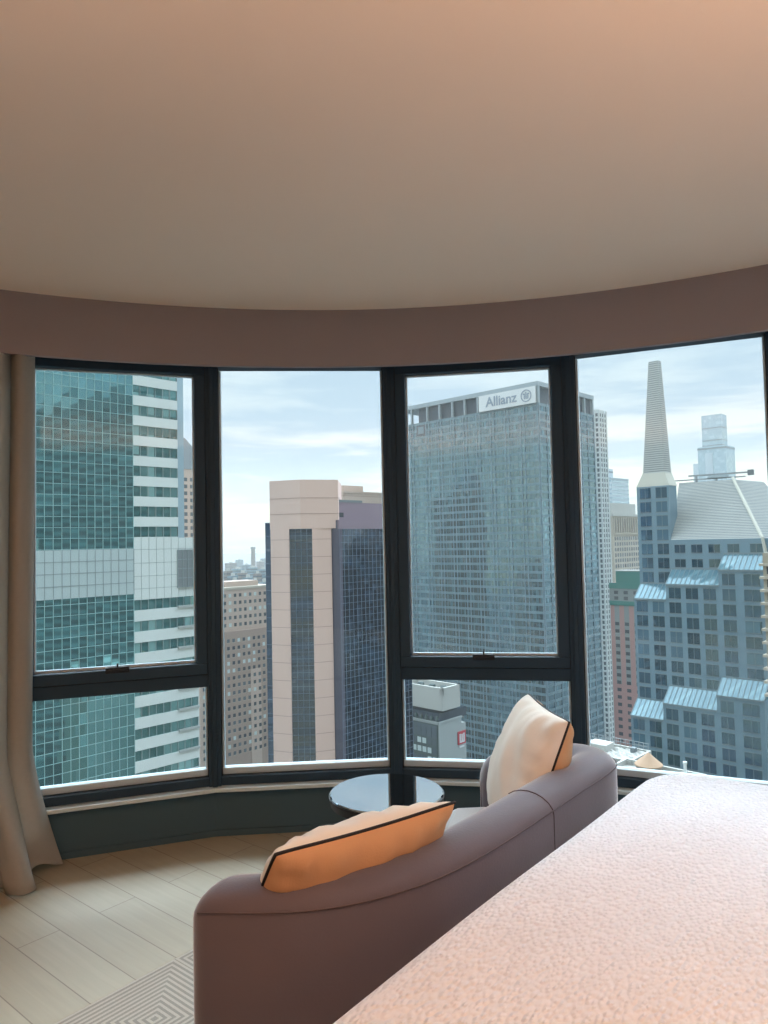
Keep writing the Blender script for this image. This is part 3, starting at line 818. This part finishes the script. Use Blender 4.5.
# --- stepped granite tower with louvred roof and spire
def stepped_tower():
    # local origin on the front plane of the lowest tier; y = towards the far left, -y = towards the right
    r = bld('stepped_tower', 'blue granite stepped tower with a louvred roof and tapering spire on the right', 68.49, 180.0)
    S = 4.3
    gr = C['blue_granite']
    B = [(9.0, .5), (.5, -12.4), (-12.4, -22.8)]
    low = [-45.3, -41.1, -37.5]; mid = [-15.9, -12.0, -8.2]
    wins = []
    def stack(x, zs, zlow):
        for (ya, yb), zt in zip(B, zs):
            MB().box(x, x+S+.5, yb, ya, 0 if x == 0 else H(-50), H(zt)).build('bay_wall', gr, r)
    stack(0, low, -66); stack(S, mid, -43)
    # back tower: shaft on the left, office floors under the louvred roof on the right
    MB().box(2*S, 2*S+5, .6, 9.25, H(-50), H(13.4)).build('shaft_wall', gr, r)
    MB().box(2*S, 2*S+30, -24, .6, H(-50), H(-.8)).build('upper_wall', gr, r)
    MB().box(2*S+1, 2*S+30, -23.5, 8.8, 0, H(-50)).build('core_wall', gr, r)
    # sloping skylights on each step
    for x, zs in ((0, low), (S, mid)):
        for (ya, yb), zt in zip(B, zs):
            z0, z1 = H(zt), H(zt+3.7)
            m = MB().add([(x-.1, ya, z0), (x-.1, yb, z0), (x+S, yb, z1), (x+S, ya, z1), (x+S, yb, z0), (x+S, ya, z0)],
                         [(0, 3, 2, 1), (0, 1, 4, 5), (1, 2, 4), (0, 5, 3)])
            n = round((ya-yb)/1.2)
            for i in range(n+1):
                y = yb+(ya-yb)*i/n
                m.add([(x-.12, y-.07, z0+.12), (x-.12, y+.07, z0+.12), (x+S, y+.07, z1+.12), (x+S, y-.07, z1+.12), (x-.12, y-.07, z0), (x-.12, y+.07, z0), (x+S, y+.07, z1), (x+S, y-.07, z1)],
                      [(0,3,2,1),(4,5,6,7),(0,1,5,4),(3,7,6,2),(0,4,7,3),(1,2,6,5)], 1)
            m.box(x-.25, x, yb, ya, z0-.35, z0+.1, 1).box(x+S-.2, x+S, yb, ya, z1-.1, z1+.25, 1)
            m.add([(x-.1, yb, z0), (x+S, yb, z1), (x+S, yb, z1+.2), (x-.1, yb, z0+.2), (x-.1, yb+.2, z0), (x+S, yb+.2, z1), (x+S, yb+.2, z1+.2), (x-.1, yb+.2, z0+.2)],
                  [(0,1,2,3),(7,6,5,4),(3,2,6,7),(0,3,7,4),(1,5,6,2),(0,4,5,1)], 1)
            m.build('skylight', [G['skylight'], C['skylight_bar']], r)
    # windows
    cols = [(0, 6.9), (0, 2.6), (1, -1.7), (1, -5.95), (1, -10.2), (2, -14.7), (2, -19.9)]
    zrow = [-10.5+3.68*k for k in range(-17, 7)]
    def win(x, y, z, w=2.95, h=2.7):
        wins.append((x, y, z, w, h))
    for x, tops in ((0, low), (S, mid)):
        for b, y in cols:
            for z in zrow:
                lo = -66 if x == 0 else low[b]+3.7
                if lo < z-1.0 and z+1.5 < tops[b]: win(x, y, z, 3.6 if b == 2 and y < -18 else 2.95)
    for y in (6.9, 2.6):
        for z in zrow:
            if z+1.6 < 13.3 and z-1.0 > mid[0]+3.7: win(2*S, y, z)
    for b, y in cols[2:]:
        for z in zrow:
            if z+1.4 < -.9 and z-1.0 > mid[b]+3.7: win(2*S, y, z, 2.7, 2.0)
    def wmesh(m, x, y, z, w, h):
        m.on('y', x, y-w/2, y+w/2, z-h/2, z+h/2, -.3, .03)
        m.on('y', x, y-w/2-.12, y+w/2+.12, z-h/2-.14, z-h/2, -.1, .12, 1).on('y', x, y-w/2-.12, y+w/2+.12, z+h/2, z+h/2+.1, -.1, .12, 1)
        m.on('y', x, y-.05, y+.05, z-h/2, z+h/2, 0, .08, 1)
        return m
    for a in wins[:100]: wmesh(MB(), a[0], a[1], H(a[2]), a[3], a[4]).build('window', [G['pane'], C['slate']], r)
    if len(wins) > 100:
        m = MB()
        for a in wins[100:]: wmesh(m, a[0], a[1], H(a[2]), a[3], a[4])
        m.build('window', [G['pane'], C['slate']], r)['kind'] = 'stuff'
    # louvred hipped roof
    xb, xt = 2*S, 2*S+12; z0, z1 = H(-.8), H(14.6)
    m = MB()
    bot = [(xb, .5), (xb, -21.4), (xb+32, -24), (xb+32, .5)]
    top = [(xt, 2.6), (xt, -11.4), (xb+30, -13.5), (xb+30, 2.6)]
    def lerp(f): return [(a[0]+(b[0]-a[0])*f, a[1]+(b[1]-a[1])*f) for a, b in zip(bot, top)]
    K = 38
    for k in range(K):
        f0, f1 = k/K, (k+.62)/K
        m.frustum(lerp(f0), z0+(z1-z0)*f0, lerp(f1-.008), z0+(z1-z0)*f1, 0)
        m.frustum(lerp(f1+.004), z0+(z1-z0)*f1, lerp((k+1)/K+.006), z0+(z1-z0)*(k+1)/K, 1)
    m.build('louvred_roof', [C['louvre'], C['louvre_gap']], r)
    MB().tube([(xb-.3, -22.1, z0-4.0), (xb-.2, -21.4, z0+.1), (xt-.2, -11.4, z1+.4)], .42, 6).build('ridge_gutter', C['gutter'], r)
    # spire on its flared skirt
    zs = H(13.4); c = [(2*S, 9.3), (2*S, .5), (2*S+5.5, .5), (2*S+5.5, 9.3)]; d = [(2*S+.6, 7.7), (2*S+.6, 1.7), (2*S+5, 1.7), (2*S+5, 7.7)]
    MB().frustum(c, zs, d, H(16.9)).build('spire_skirt', C['gutter'], r)
    u = [(2*S+2.2, 5.7), (2*S+2.2, 3.0), (2*S+4, 3.0), (2*S+4, 5.7)]
    m = MB(); K = 52; za, zb = H(16.9), H(47.0)
    def lp(f, o=0):
        q = [(a[0]+(b[0]-a[0])*f, a[1]+(b[1]-a[1])*f) for a, b in zip(d, u)]
        cx_, cy_ = sum(p[0] for p in q)/4, sum(p[1] for p in q)/4
        return [(cx_+(p[0]-cx_)*(1-o), cy_+(p[1]-cy_)*(1-o)) for p in q]
    for k in range(K):
        f0, f1, f2 = k/K, (k+.6)/K, (k+1)/K
        m.frustum(lp(f0), za+(zb-za)*f0, lp(f1), za+(zb-za)*f1, 0)
        m.frustum(lp(f1, .05), za+(zb-za)*f1, lp(f2, .05), za+(zb-za)*f2, 1)
    m.build('spire', [C['louvre'], C['louvre_gap']], r)
    return r
stepped_tower()
# roof crane lying on the ridge of the louvred roof
def crane():
    cx_, cy_ = Vector((68.49, 180.0))+g1*(20.8)+g2*(-2.0)
    r = empty('roof_crane', 'long thin grey maintenance crane arm lying along the louvred roof ridge', 'crane', (cx_, cy_, GROUND+H(14.6)), math.atan2(-.60, .80))
    MB().box(-6.5, 12, -.25, .25, .5, .8).build('boom', C['steel'], r)
    MB().box(-2, 13.0, -.2, .2, 1.5, 1.9).build('boom', C['steel'], r)
    MB().box(12.6, 14.0, -.5, .5, .9, 2.3).build('boom_head', C['slate'], r)
    for x in (-6, 0, 5): MB().box(x-.25, x+.25, -.25, .25, 0, .5 if x < -2 else 1.5).build('post', C['steel'], r)
    MB().box(3, 8, -.6, .6, .8, 1.5).build('counterweight', C['pale_blue'], r)
crane()

# --- white lattice tower
def lattice_tower():
    r = bld('lattice_tower', 'slim white tower with a grid of small dark windows beside the office slab', 133.3, 440.0)
    MB().box(0, 9, 0, 16, 0, H(78)).build('window_wall', C['window_mid'], r)
    m = MB()
    for k in range(66):
        z = H(78)-3.1*k
        m.box(-.3-.5*(k % 2), 9.2, -.3, 16, z-1.0, z)
    for i in range(7): m.on('y', 0, 16*i/6-.45, 16*i/6+.45, 0, H(79), 0, .5)
    for i in range(4): m.on('x', 0, 9*i/3-.5, 9*i/3+.5, 0, H(79), 0, .5)
    m.build('lattice', C['lattice_white'], r)
    MB().box(.5, 8, 1, 14, H(78), H(79.5)).build('roof_plant', C['lattice_white'], r)
lattice_tower()

def striped_block(name, label, X, Y, lx, ly, ztop, wall, band, dz=3.6, bh=1.4, group=None, face_windows=True, zmin=-129, frame=None):
    r = bld(name, label, X, Y, group=group)
    MB().box(0, lx, 0, ly, 0, H(ztop)).build('wall', wall, r)
    m = MB(); z = ztop-1.6
    while z > zmin:
        m.box(-.1, lx+.1, -.1, ly+.1, H(z)-bh, H(z)); z -= dz
    m.build('window_bands', band, r)
    MB().box(-.3, lx+.3, -.3, ly+.3, H(ztop)-.5, H(ztop)+.5).build('parapet', wall, r)
    return r
# pale office blocks between the lattice tower and the stepped tower
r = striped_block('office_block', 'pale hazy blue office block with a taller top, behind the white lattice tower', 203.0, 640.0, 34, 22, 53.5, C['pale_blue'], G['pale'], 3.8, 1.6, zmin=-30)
MB().box(8, 20, 8, 22, H(53.5), H(63)).build('roof_tower', C['pale_blue'], r)
MB().box(7.8, 20.2, 7.8, 22.2, H(59.5), H(61)).build('roof_band', C['slate'], r)
# limestone building with columns
def limestone():
    X, Y = 152.3, 480.0
    r = bld('limestone_block', 'limestone office block with a row of tall columns under its cornice', X, Y)
    MB().box(0, 40, 0, 12, 0, H(15)).build('wall', C['limestone'], r)
    MB().box(-.6, 40.6, -.6, 12, H(14.6), H(16.2)).build('cornice', C['roof_white'], r)
    MB().box(2, 38, 1.5, 12, H(16.2), H(23.5)).build('attic_storey', C['roof_white'], r)
    MB().on('x', 0, .8, 39.2, H(3.6), H(13.6), 0, .1).build('loggia', C['limestone_dark'], r)
    for i in range(12): MB().on('x', 0, .6+3.45*i, 1.7+3.45*i, H(3.2), H(14), 0, .7).build('column', C['limestone'], r)
    MB().on('x', 0, -.4, 40.4, H(2.2), H(3.4), 0, .8).build('cornice', C['limestone'], r)
    for k in range(8):
        for i in range(11):
            x = 1.9+3.45*i; z = H(.8-3.7*k)
            MB().on('x', 0, x, x+2.0, z-2.4, z, 0, .08).build('window', C['window_mid'] if (i+k) % 3 else C['window_dark'], r)
limestone()
# pink tower with green copper top
def pink_tower():
    X, Y = 111.5, 323.4
    r = bld('brick_tower', 'pink brick tower with green copper top storeys left of the stepped tower', X, Y)
    W_ = 19.0
    MB().box(0, 9, -7, W_-7, 0, H(-20.5)).build('wall', C['pink_brick'], r)
    MB().box(1.2, 8, -5.5, W_-9.5, H(-20.5), H(-15.2)).build('green_penthouse', C['green_copper'], r)
    MB().box(1, 8.2, -5.7, W_-9.3, H(-15.2), H(-14.8)).build('penthouse_roof', C['roof_white'], r)
    MB().on('y', 1.2, -3.2, -2.2, H(-20), H(-17.6), 0, .1).build('door', C['roof_white'], r)
    for z0, z1 in ((-23.0, -20.4), (-30.6, -28.6)):
        MB().on('y', 0, -7.1, W_-6.9, H(z0), H(z1), 0, .5).build('green_band', C['green_copper'], r)
    MB().on('y', 0, -7.1, W_-6.9, H(-28.6), H(-23.0), 0, .2).build('upper_storey', C['grey_strip'], r)
    cols = [-4.9, -.3, 4.3, 8.9]
    for y in cols:
        MB().on('y', 0, y-1.15, y+1.15, H(-66), H(-30.6), 0, .1).build('bay_strip', C['grey_strip'], r)
    n = 0
    for k in range(19):
        z = H(-31.6-3.3*k)
        if k < 2: z = H(-24.0-2.6*k)
        for y in cols:
            MB().on('y', -.2 if k < 2 else -.1, y-.95, y+.95, z-1.5, z, -.02, .08).build('window', C['window_dark'], r)
            n += 1
pink_tower()
# distant pale stepped tower on the right
def pale_tower():
    X, Y = 418.0, 900.0
    r = bld('setback_tower', 'pale hazy setback tower in the distance right of the spire', X, Y)
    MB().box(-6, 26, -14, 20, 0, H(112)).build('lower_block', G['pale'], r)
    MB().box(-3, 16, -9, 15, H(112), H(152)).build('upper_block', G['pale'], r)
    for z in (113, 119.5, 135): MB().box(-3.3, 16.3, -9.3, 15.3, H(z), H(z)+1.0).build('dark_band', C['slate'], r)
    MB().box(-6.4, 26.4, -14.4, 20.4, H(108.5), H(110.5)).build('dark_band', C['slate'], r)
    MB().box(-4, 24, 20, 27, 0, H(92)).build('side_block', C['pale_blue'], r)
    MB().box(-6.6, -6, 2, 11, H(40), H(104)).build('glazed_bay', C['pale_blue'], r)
pale_tower()

# --- roofs below the fourth window
def roof_block():
    # near corner of the roof
    z = -35.2
    Xc, Yc = 38.0, 115.0
    r = bld('rooftop', 'low white block with a white membrane roof and railing below the fourth window', Xc, Yc)
    MB().box(0, 7.6, 0, 12, 0, H(z-.6)).build('wall', C['roof_white'], r)
    for a in ((0, 7.6, 0, .4), (0, 7.6, 11.6, 12), (0, .4, .4, 11.6), (7.2, 7.6, .4, 11.6)):
        MB().box(*a, H(z-.6), H(z)).build('parapet', C['roof_white'], r)
    rng = random.Random(4); n = 20
    vs = [(.4+6.8*i/n, .4+11.2*j/n, H(z-.55)+(.0 if i in (0, n) or j in (0, n) else rng.uniform(0, .55))) for j in range(n+1) for i in range(n+1)]
    fs = [(j*(n+1)+i, j*(n+1)+i+1, (j+1)*(n+1)+i+1, (j+1)*(n+1)+i) for j in range(n) for i in range(n)]
    MB().add(vs, fs).build('membrane', C['roof_membrane'], r)
    MB().box(2.6, 5.6, 5.5, 9, H(z-.5), H(z+.9)).build('roof_hatch', C['roof_membrane'], r, bevel=.15)
    MB().box(5.4, 6.3, 1.8, 2.6, H(z-.5), H(z+.5)).build('vent', C['slate'], r)
    m = MB()
    for t in range(15): m.box(7.3, 7.38, .4+.8*t-.04, .4+.8*t+.04, H(z), H(z+1.1)); m.box(.4+.48*t-.04, .4+.48*t+.04, 11.7, 11.78, H(z), H(z+1.1))
    for q in (.55, 1.1): m.box(7.3, 7.38, .2, 11.8, H(z+q)-.04, H(z+q)+.04).box(.2, 7.4, 11.7, 11.78, H(z+q)-.04, H(z+q)+.04)
    m.build('railing', C['steel'], r)
roof_block()
def terrace_block():
    z = -35.0
    Xc, Yc = 46.6, 107.5
    r = bld('roof_terrace', 'white roof terrace with a parapet beside the cone-roofed pavilion', Xc, Yc)
    MB().box(-22, 0, 0, 12.5, 0, H(z-.8)).build('wall', C['roof_white'], r)
    MB().box(-.4, 0, 0, 12.5, H(z-.8), H(z)).build('parapet', C['roof_white'], r)
    MB().box(-22, -.4, 0, .4, H(z-.8), H(z)).build('parapet', C['roof_white'], r)
    MB().box(-22, -.4, 12.1, 12.5, H(z-.8), H(z)).build('parapet', C['roof_white'], r)
    MB().box(-5, -.8, 3, 3.3, H(z-.8), H(z-.1)).build('low_wall', C['roof_white'], r)
    # pole and pavilion stand on the terrace
    p = Vector((Xc, Yc))+g1*(-2.2)+g2*(2.2)
    q = empty('vent_pipe', 'thin white vent pipe standing on the roof terrace', 'pipe', (p.x, p.y, GROUND+H(z-.8)))
    MB().lathe([(.22, 0), (.22, 2.4), (.3, 2.4), (.3, 2.7)], 12).build('pipe', C['sign_white'], q)
    MB().box(-.9, .9, -.5, .5, 0, .45).build('base', C['roof_white'], q)
    p = Vector((Xc, Yc))+g1*(-2.5)+g2*(7.6)
    q = empty('pavilion', 'round rooftop pavilion with a tan cone roof', 'pavilion', (p.x, p.y, GROUND+H(z-.8)))
    MB().lathe([(1.85, 0), (1.85, 1.3)], 24).build('wall', C['timber_wall'], q)
    MB().lathe([(2.05, 1.25), (2.05, 1.4), (1.2, 2.1), (.08, 3.1)], 24).build('cone_roof', C['terracotta'], q)
terrace_block()

# --- ornate stone building at the right edge
def ornate():
    r = bld('stone_building', 'brownish stone building with stacked balcony bands at the right window edge', 79.0, 151.0)
    MB().box(0, 8, -10, 0, 0, H(-3.8)).build('wall', C['stone_ornate'], r)
    for k in range(11):
        z = H(-6-2.7*k)
        MB().box(-.7, 8, -10, .6, z-.5, z).build('balcony', C['limestone'], r)
        for i in range(2): MB().on('y', 0, -2.2-2.6*i, -.7-2.6*i, z-2.2, z-.6, 0, .1).build('window', C['window_dark'], r)
ornate()

# --- brown apartment block and slender peach block on the left
def apartments():
    r = bld('apartment_block', 'brown brick apartment block with balconies left of the beige stone tower', -72.3, 280.0)
    MB().box(0, 36, 0, 14, 0, H(-17)).build('wall', C['apartment_tan'], r)
    MB().box(10, 34, -2.2, 0, 0, H(-34)).build('front_wing', C['apartment_brown'], r)
    MB().box(22, 27, -2.5, -2.2, 0, H(-50)).build('stair_bay', C['apartment_tan'], r)
    MB().box(14, 30, 3, 12, H(-17), H(-14.5)).build('penthouse', C['apartment_tan'], r)
    MB().box(-.3, 36.3, -.3, 14, H(-17.6), H(-16.6)).build('cornice', C['limestone'], r)
    rng = random.Random(5); done = []
    for k in range(22):
        z = H(-19.2-2.95*k)
        for i in range(14):
            x = 1.2+2.45*i
            base = -2.2 if (10 <= x < 33 and z < H(-35.5)) else 0
            if 10 <= x < 33 and H(-36) < z < H(-33.5): continue
            if 21.0 < x < 27.3 and base < 0 and z < H(-50): base = -2.5
            done.append((base, x, z, rng.random()))
    extra = MB()
    for n, (b, x, z, q) in enumerate(done):
        mm = MB() if n < 100 else extra
        mm.on('x', b, x, x+1.15, z-1.35, z, -.02, .08, 0 if q < .5 else 3 if q < .82 else 2).on('x', b, x-.1, x+1.25, z-1.5, z-1.35, -.02, .16, 1)
        if n < 100: mm.build('window', [C['window_dark'], C['limestone'], C['lit_window'], C['window_mid']], r)
    extra.build('window', [C['window_dark'], C['limestone'], C['lit_window'], C['window_mid']], r)['kind'] = 'stuff'
    for k in range(16):
        MB().box(34, 36.4, -1.2, 0, H(-20-2.95*k), H(-19-2.95*k)).build('balcony', C['roof_white'], r)
    for k in range(16):
        MB().box(5.2, 9.4, -1.2, 0, H(-20.9-2.95*k), H(-20-2.95*k)).build('balcony', C['roof_white'], r)
apartments()
def peach():
    r = bld('mansard_block', 'slender peach block with a grey mansard roof beside the teal tower', -92.5, 330.0)
    MB().box(0, 16, 0, 12, 0, H(36)).build('wall', C['peach'], r)
    MB().frustum([(-.3, -.3), (16.3, -.3), (16.3, 12.3), (-.3, 12.3)], H(36), [(0, 4), (4, 4), (4, 8), (0, 8)], H(51)).build('mansard_roof', C['slate'], r)
    for k in range(14):
        for i in range(5):
            MB().on('x', 0, 1+3.1*i, 2.6+3.1*i, H(32-3.2*k)-1.7, H(32-3.2*k), 0, .08).build('window', C['window_mid'], r)
peach()
# pale block behind the dark glass wing
r = striped_block('office_block', 'pale pink block with a flat roof rising behind the penthouse of the beige tower', -19.0, 340.0, 30, 14, 24.5, C['peach'], C['beige_joint'], 4.2, .3)
MB().box(3, 16, 3, 12, H(24.5), H(28)).build('roof_house', C['peach'], r)

# --- hazy blocks that stand further right, past the edge of the fourth window
for nm, lb, X_, Y_, lx_, ly_, zt_, wl_ in (
        ('office_block', 'grey banded block standing right of the brownish stone building', 170., 190., 30, 34, -18, 'limestone'),
        ('office_block', 'taller pale banded block standing far right beyond the brownish stone building', 330., 300., 36, 40, 6, 'pale_blue')):
    striped_block(nm, lb, X_, Y_, lx_, ly_, zt_, C[wl_], C['window_mid'], 3.8, 1.6)

# --- far city beyond the apartments
rng = random.Random(11)
far = [(226,572,700),(231,577,620),(236,570,900),(241,574,720),(246,579,560),(251,569,1000),(256,575,680),(261,571,820),(266,577,600),(229,564,1500),(238,561,1900),(245,566,1400),(259,563,1700),(265,560,2100),(233,582,520),(254,583,500),(263,584,480)]
for i, (px, py, Y) in enumerate(far):
    X = (px-384)/720*Y*1.0; zt = -(py-547)/720*Y
    w = Y*rng.uniform(5, 9)/720
    r = bld('distant_building', 'hazy low building in the far skyline left of the beige tower', X, Y, group='far skyline buildings')
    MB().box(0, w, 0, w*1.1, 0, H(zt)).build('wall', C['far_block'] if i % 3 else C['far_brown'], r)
    m = MB(); z = zt-2
    while z > zt-40: m.box(-.15, w+.15, -.15, w*1.1+.15, H(z)-1.3, H(z)); z -= 3.6
    m.build('window_bands', C['window_mid'], r)
    MB().box(w*.3, w*.7, w*.3, w*.7, H(zt), H(zt+2.5)).build('roof_house', C['roof_white'], r)
s = empty('chimney_stack', 'lone tall chimney stack standing up from the hazy skyline', 'chimney', (-274, 1500, GROUND))
MB().lathe([(7, 0), (4.2, H(-7))], 20).build('shaft', C['far_brown'], s)
MB().lathe([(5.2, H(-7)), (5.2, H(-3))], 20).build('rim', C['slate'], s)

# --- haze over the city
def haze():
    m, nt, out = new_mat('city_haze')
    v = N(nt, 'ShaderNodeVolumeScatter', Density=HAZE, Anisotropy=.2); v.inputs['Color'].default_value = (.20, .20, .185, 1)
    nt.links.new(v.outputs[0], out.inputs['Volume'])
    o = MB().box(-6000, 6000, 14, 2600, GROUND-.5, GROUND+330).build('haze', m)
    tag(o, 'thin pale haze hanging over the distant city', 'haze', kind='stuff')
HAZE = .0007
haze()

# ------------------------------------------------------------------ sky and lamps
def world():
    w = bpy.data.worlds.new('sky'); SC.world = w; w.use_nodes = True; nt = w.node_tree; nt.nodes.clear()
    out = nt.nodes.new('ShaderNodeOutputWorld'); bg = nt.nodes.new('ShaderNodeBackground')
    tc = nt.nodes.new('ShaderNodeTexCoord'); sp = nt.nodes.new('ShaderNodeSeparateXYZ'); nt.links.new(tc.outputs['Generated'], sp.inputs[0])
    z = sp.outputs[2]
    mp = nt.nodes.new('ShaderNodeMapping'); mp.inputs['Scale'].default_value = (2.2, 2.2, 15.); mp.inputs['Location'].default_value = (.3, 1.1, .4)
    nt.links.new(tc.outputs['Generated'], mp.inputs[0])
    nz = N(nt, 'ShaderNodeTexNoise', Scale=2.0, Detail=6.0, Roughness=.55, Distortion=.3); nt.links.new(mp.outputs[0], nz.inputs['Vector'])
    def ramp(src, stops):
        r = nt.nodes.new('ShaderNodeValToRGB'); nt.links.new(src, r.inputs[0])
        e = r.color_ramp.elements
        while len(e) < len(stops): e.new(.5)
        for el, (p, c) in zip(e, stops): el.position = p; el.color = (*c, 1)
        return r.outputs[0]
    base = ramp(z, [(0, lin((238, 228, 186))), (.05, lin((244, 236, 200))), (.115, lin((236, 234, 218))), (.17, lin((214, 224, 228))), (.26, lin((206, 224, 234))), (1, lin((226, 236, 246)))])
    cl = ramp(z, [(0, lin((214, 220, 214))), (.07, lin((206, 216, 218))), (.14, lin((176, 198, 216))), (.26, lin((182, 204, 222))), (1, lin((220, 230, 240)))])
    f = ramp(nz.outputs['Fac'], [(.42, (0, 0, 0)), (.58, (1, 1, 1))])
    col = mixc(nt, f, base, cl)
    nt.links.new(col, bg.inputs[0])
    # thin overcast: brighter towards the hidden sun high in front of the windows, dimmer behind the hotel
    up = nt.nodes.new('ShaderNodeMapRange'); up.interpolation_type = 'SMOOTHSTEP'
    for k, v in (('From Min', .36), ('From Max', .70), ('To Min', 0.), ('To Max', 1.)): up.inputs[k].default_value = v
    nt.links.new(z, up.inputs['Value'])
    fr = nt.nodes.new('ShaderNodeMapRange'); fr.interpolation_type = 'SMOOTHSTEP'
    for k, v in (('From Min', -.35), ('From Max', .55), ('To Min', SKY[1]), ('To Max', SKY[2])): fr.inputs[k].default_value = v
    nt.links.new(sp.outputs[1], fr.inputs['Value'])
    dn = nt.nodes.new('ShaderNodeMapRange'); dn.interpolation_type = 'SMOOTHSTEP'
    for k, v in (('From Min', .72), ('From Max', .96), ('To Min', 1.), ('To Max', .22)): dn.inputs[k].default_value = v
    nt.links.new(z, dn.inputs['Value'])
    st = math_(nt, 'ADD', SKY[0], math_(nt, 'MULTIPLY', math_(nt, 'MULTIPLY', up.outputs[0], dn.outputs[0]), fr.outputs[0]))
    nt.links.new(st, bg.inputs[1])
    nt.links.new(bg.outputs[0], out.inputs[0])
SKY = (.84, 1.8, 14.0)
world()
def lamp(name, typ, loc, energy, rgb, size=.1, rot=None, **kw):
    l = bpy.data.lights.new(name, typ); l.energy = energy; l.color = lin(rgb)
    if typ in ('POINT', 'SPOT'): l.shadow_soft_size = size
    if typ == 'AREA': l.size = size
    for k, v in kw.items(): setattr(l, k, v)
    o = bpy.data.objects.new(name, l); COL.objects.link(o); o.location = loc
    if rot: o.rotation_euler = rot
    return o
# warm lamps behind the camera: uplights by the head of the bed
lamp('bedside_uplight', 'SPOT', (1.15, -.35, 1.2), 330, (255, 204, 172), .08, (PI, 0, 0), spot_size=math.radians(140), spot_blend=1.0)
lamp('corner_uplight', 'SPOT', (-1.1, -.7, 1.1), 350, (255, 212, 188), .1, (PI, 0, 0), spot_size=math.radians(125), spot_blend=1.0)
lamp('bed_fill_light', 'SPOT', (1.25, 1.0, CEIL-.02), 42, (255, 246, 244), .3, (0, 0, 0), spot_size=math.radians(120), spot_blend=1.0)  # unseen fill light without a fixture, added to brighten the bed top

# ------------------------------------------------------------------ render look
SC.view_settings.view_transform = 'Standard'; SC.view_settings.look = 'None'
SC.view_settings.exposure = 0.35; SC.view_settings.gamma = 1.0; SC.view_settings.use_curve_mapping = False
cy = SC.cycles
cy.use_denoising = True
cy.max_bounces = 10; cy.diffuse_bounces = 5; cy.glossy_bounces = 4; cy.transparent_max_bounces = 24; cy.volume_bounces = 1
cy.sample_clamp_indirect = 6.0
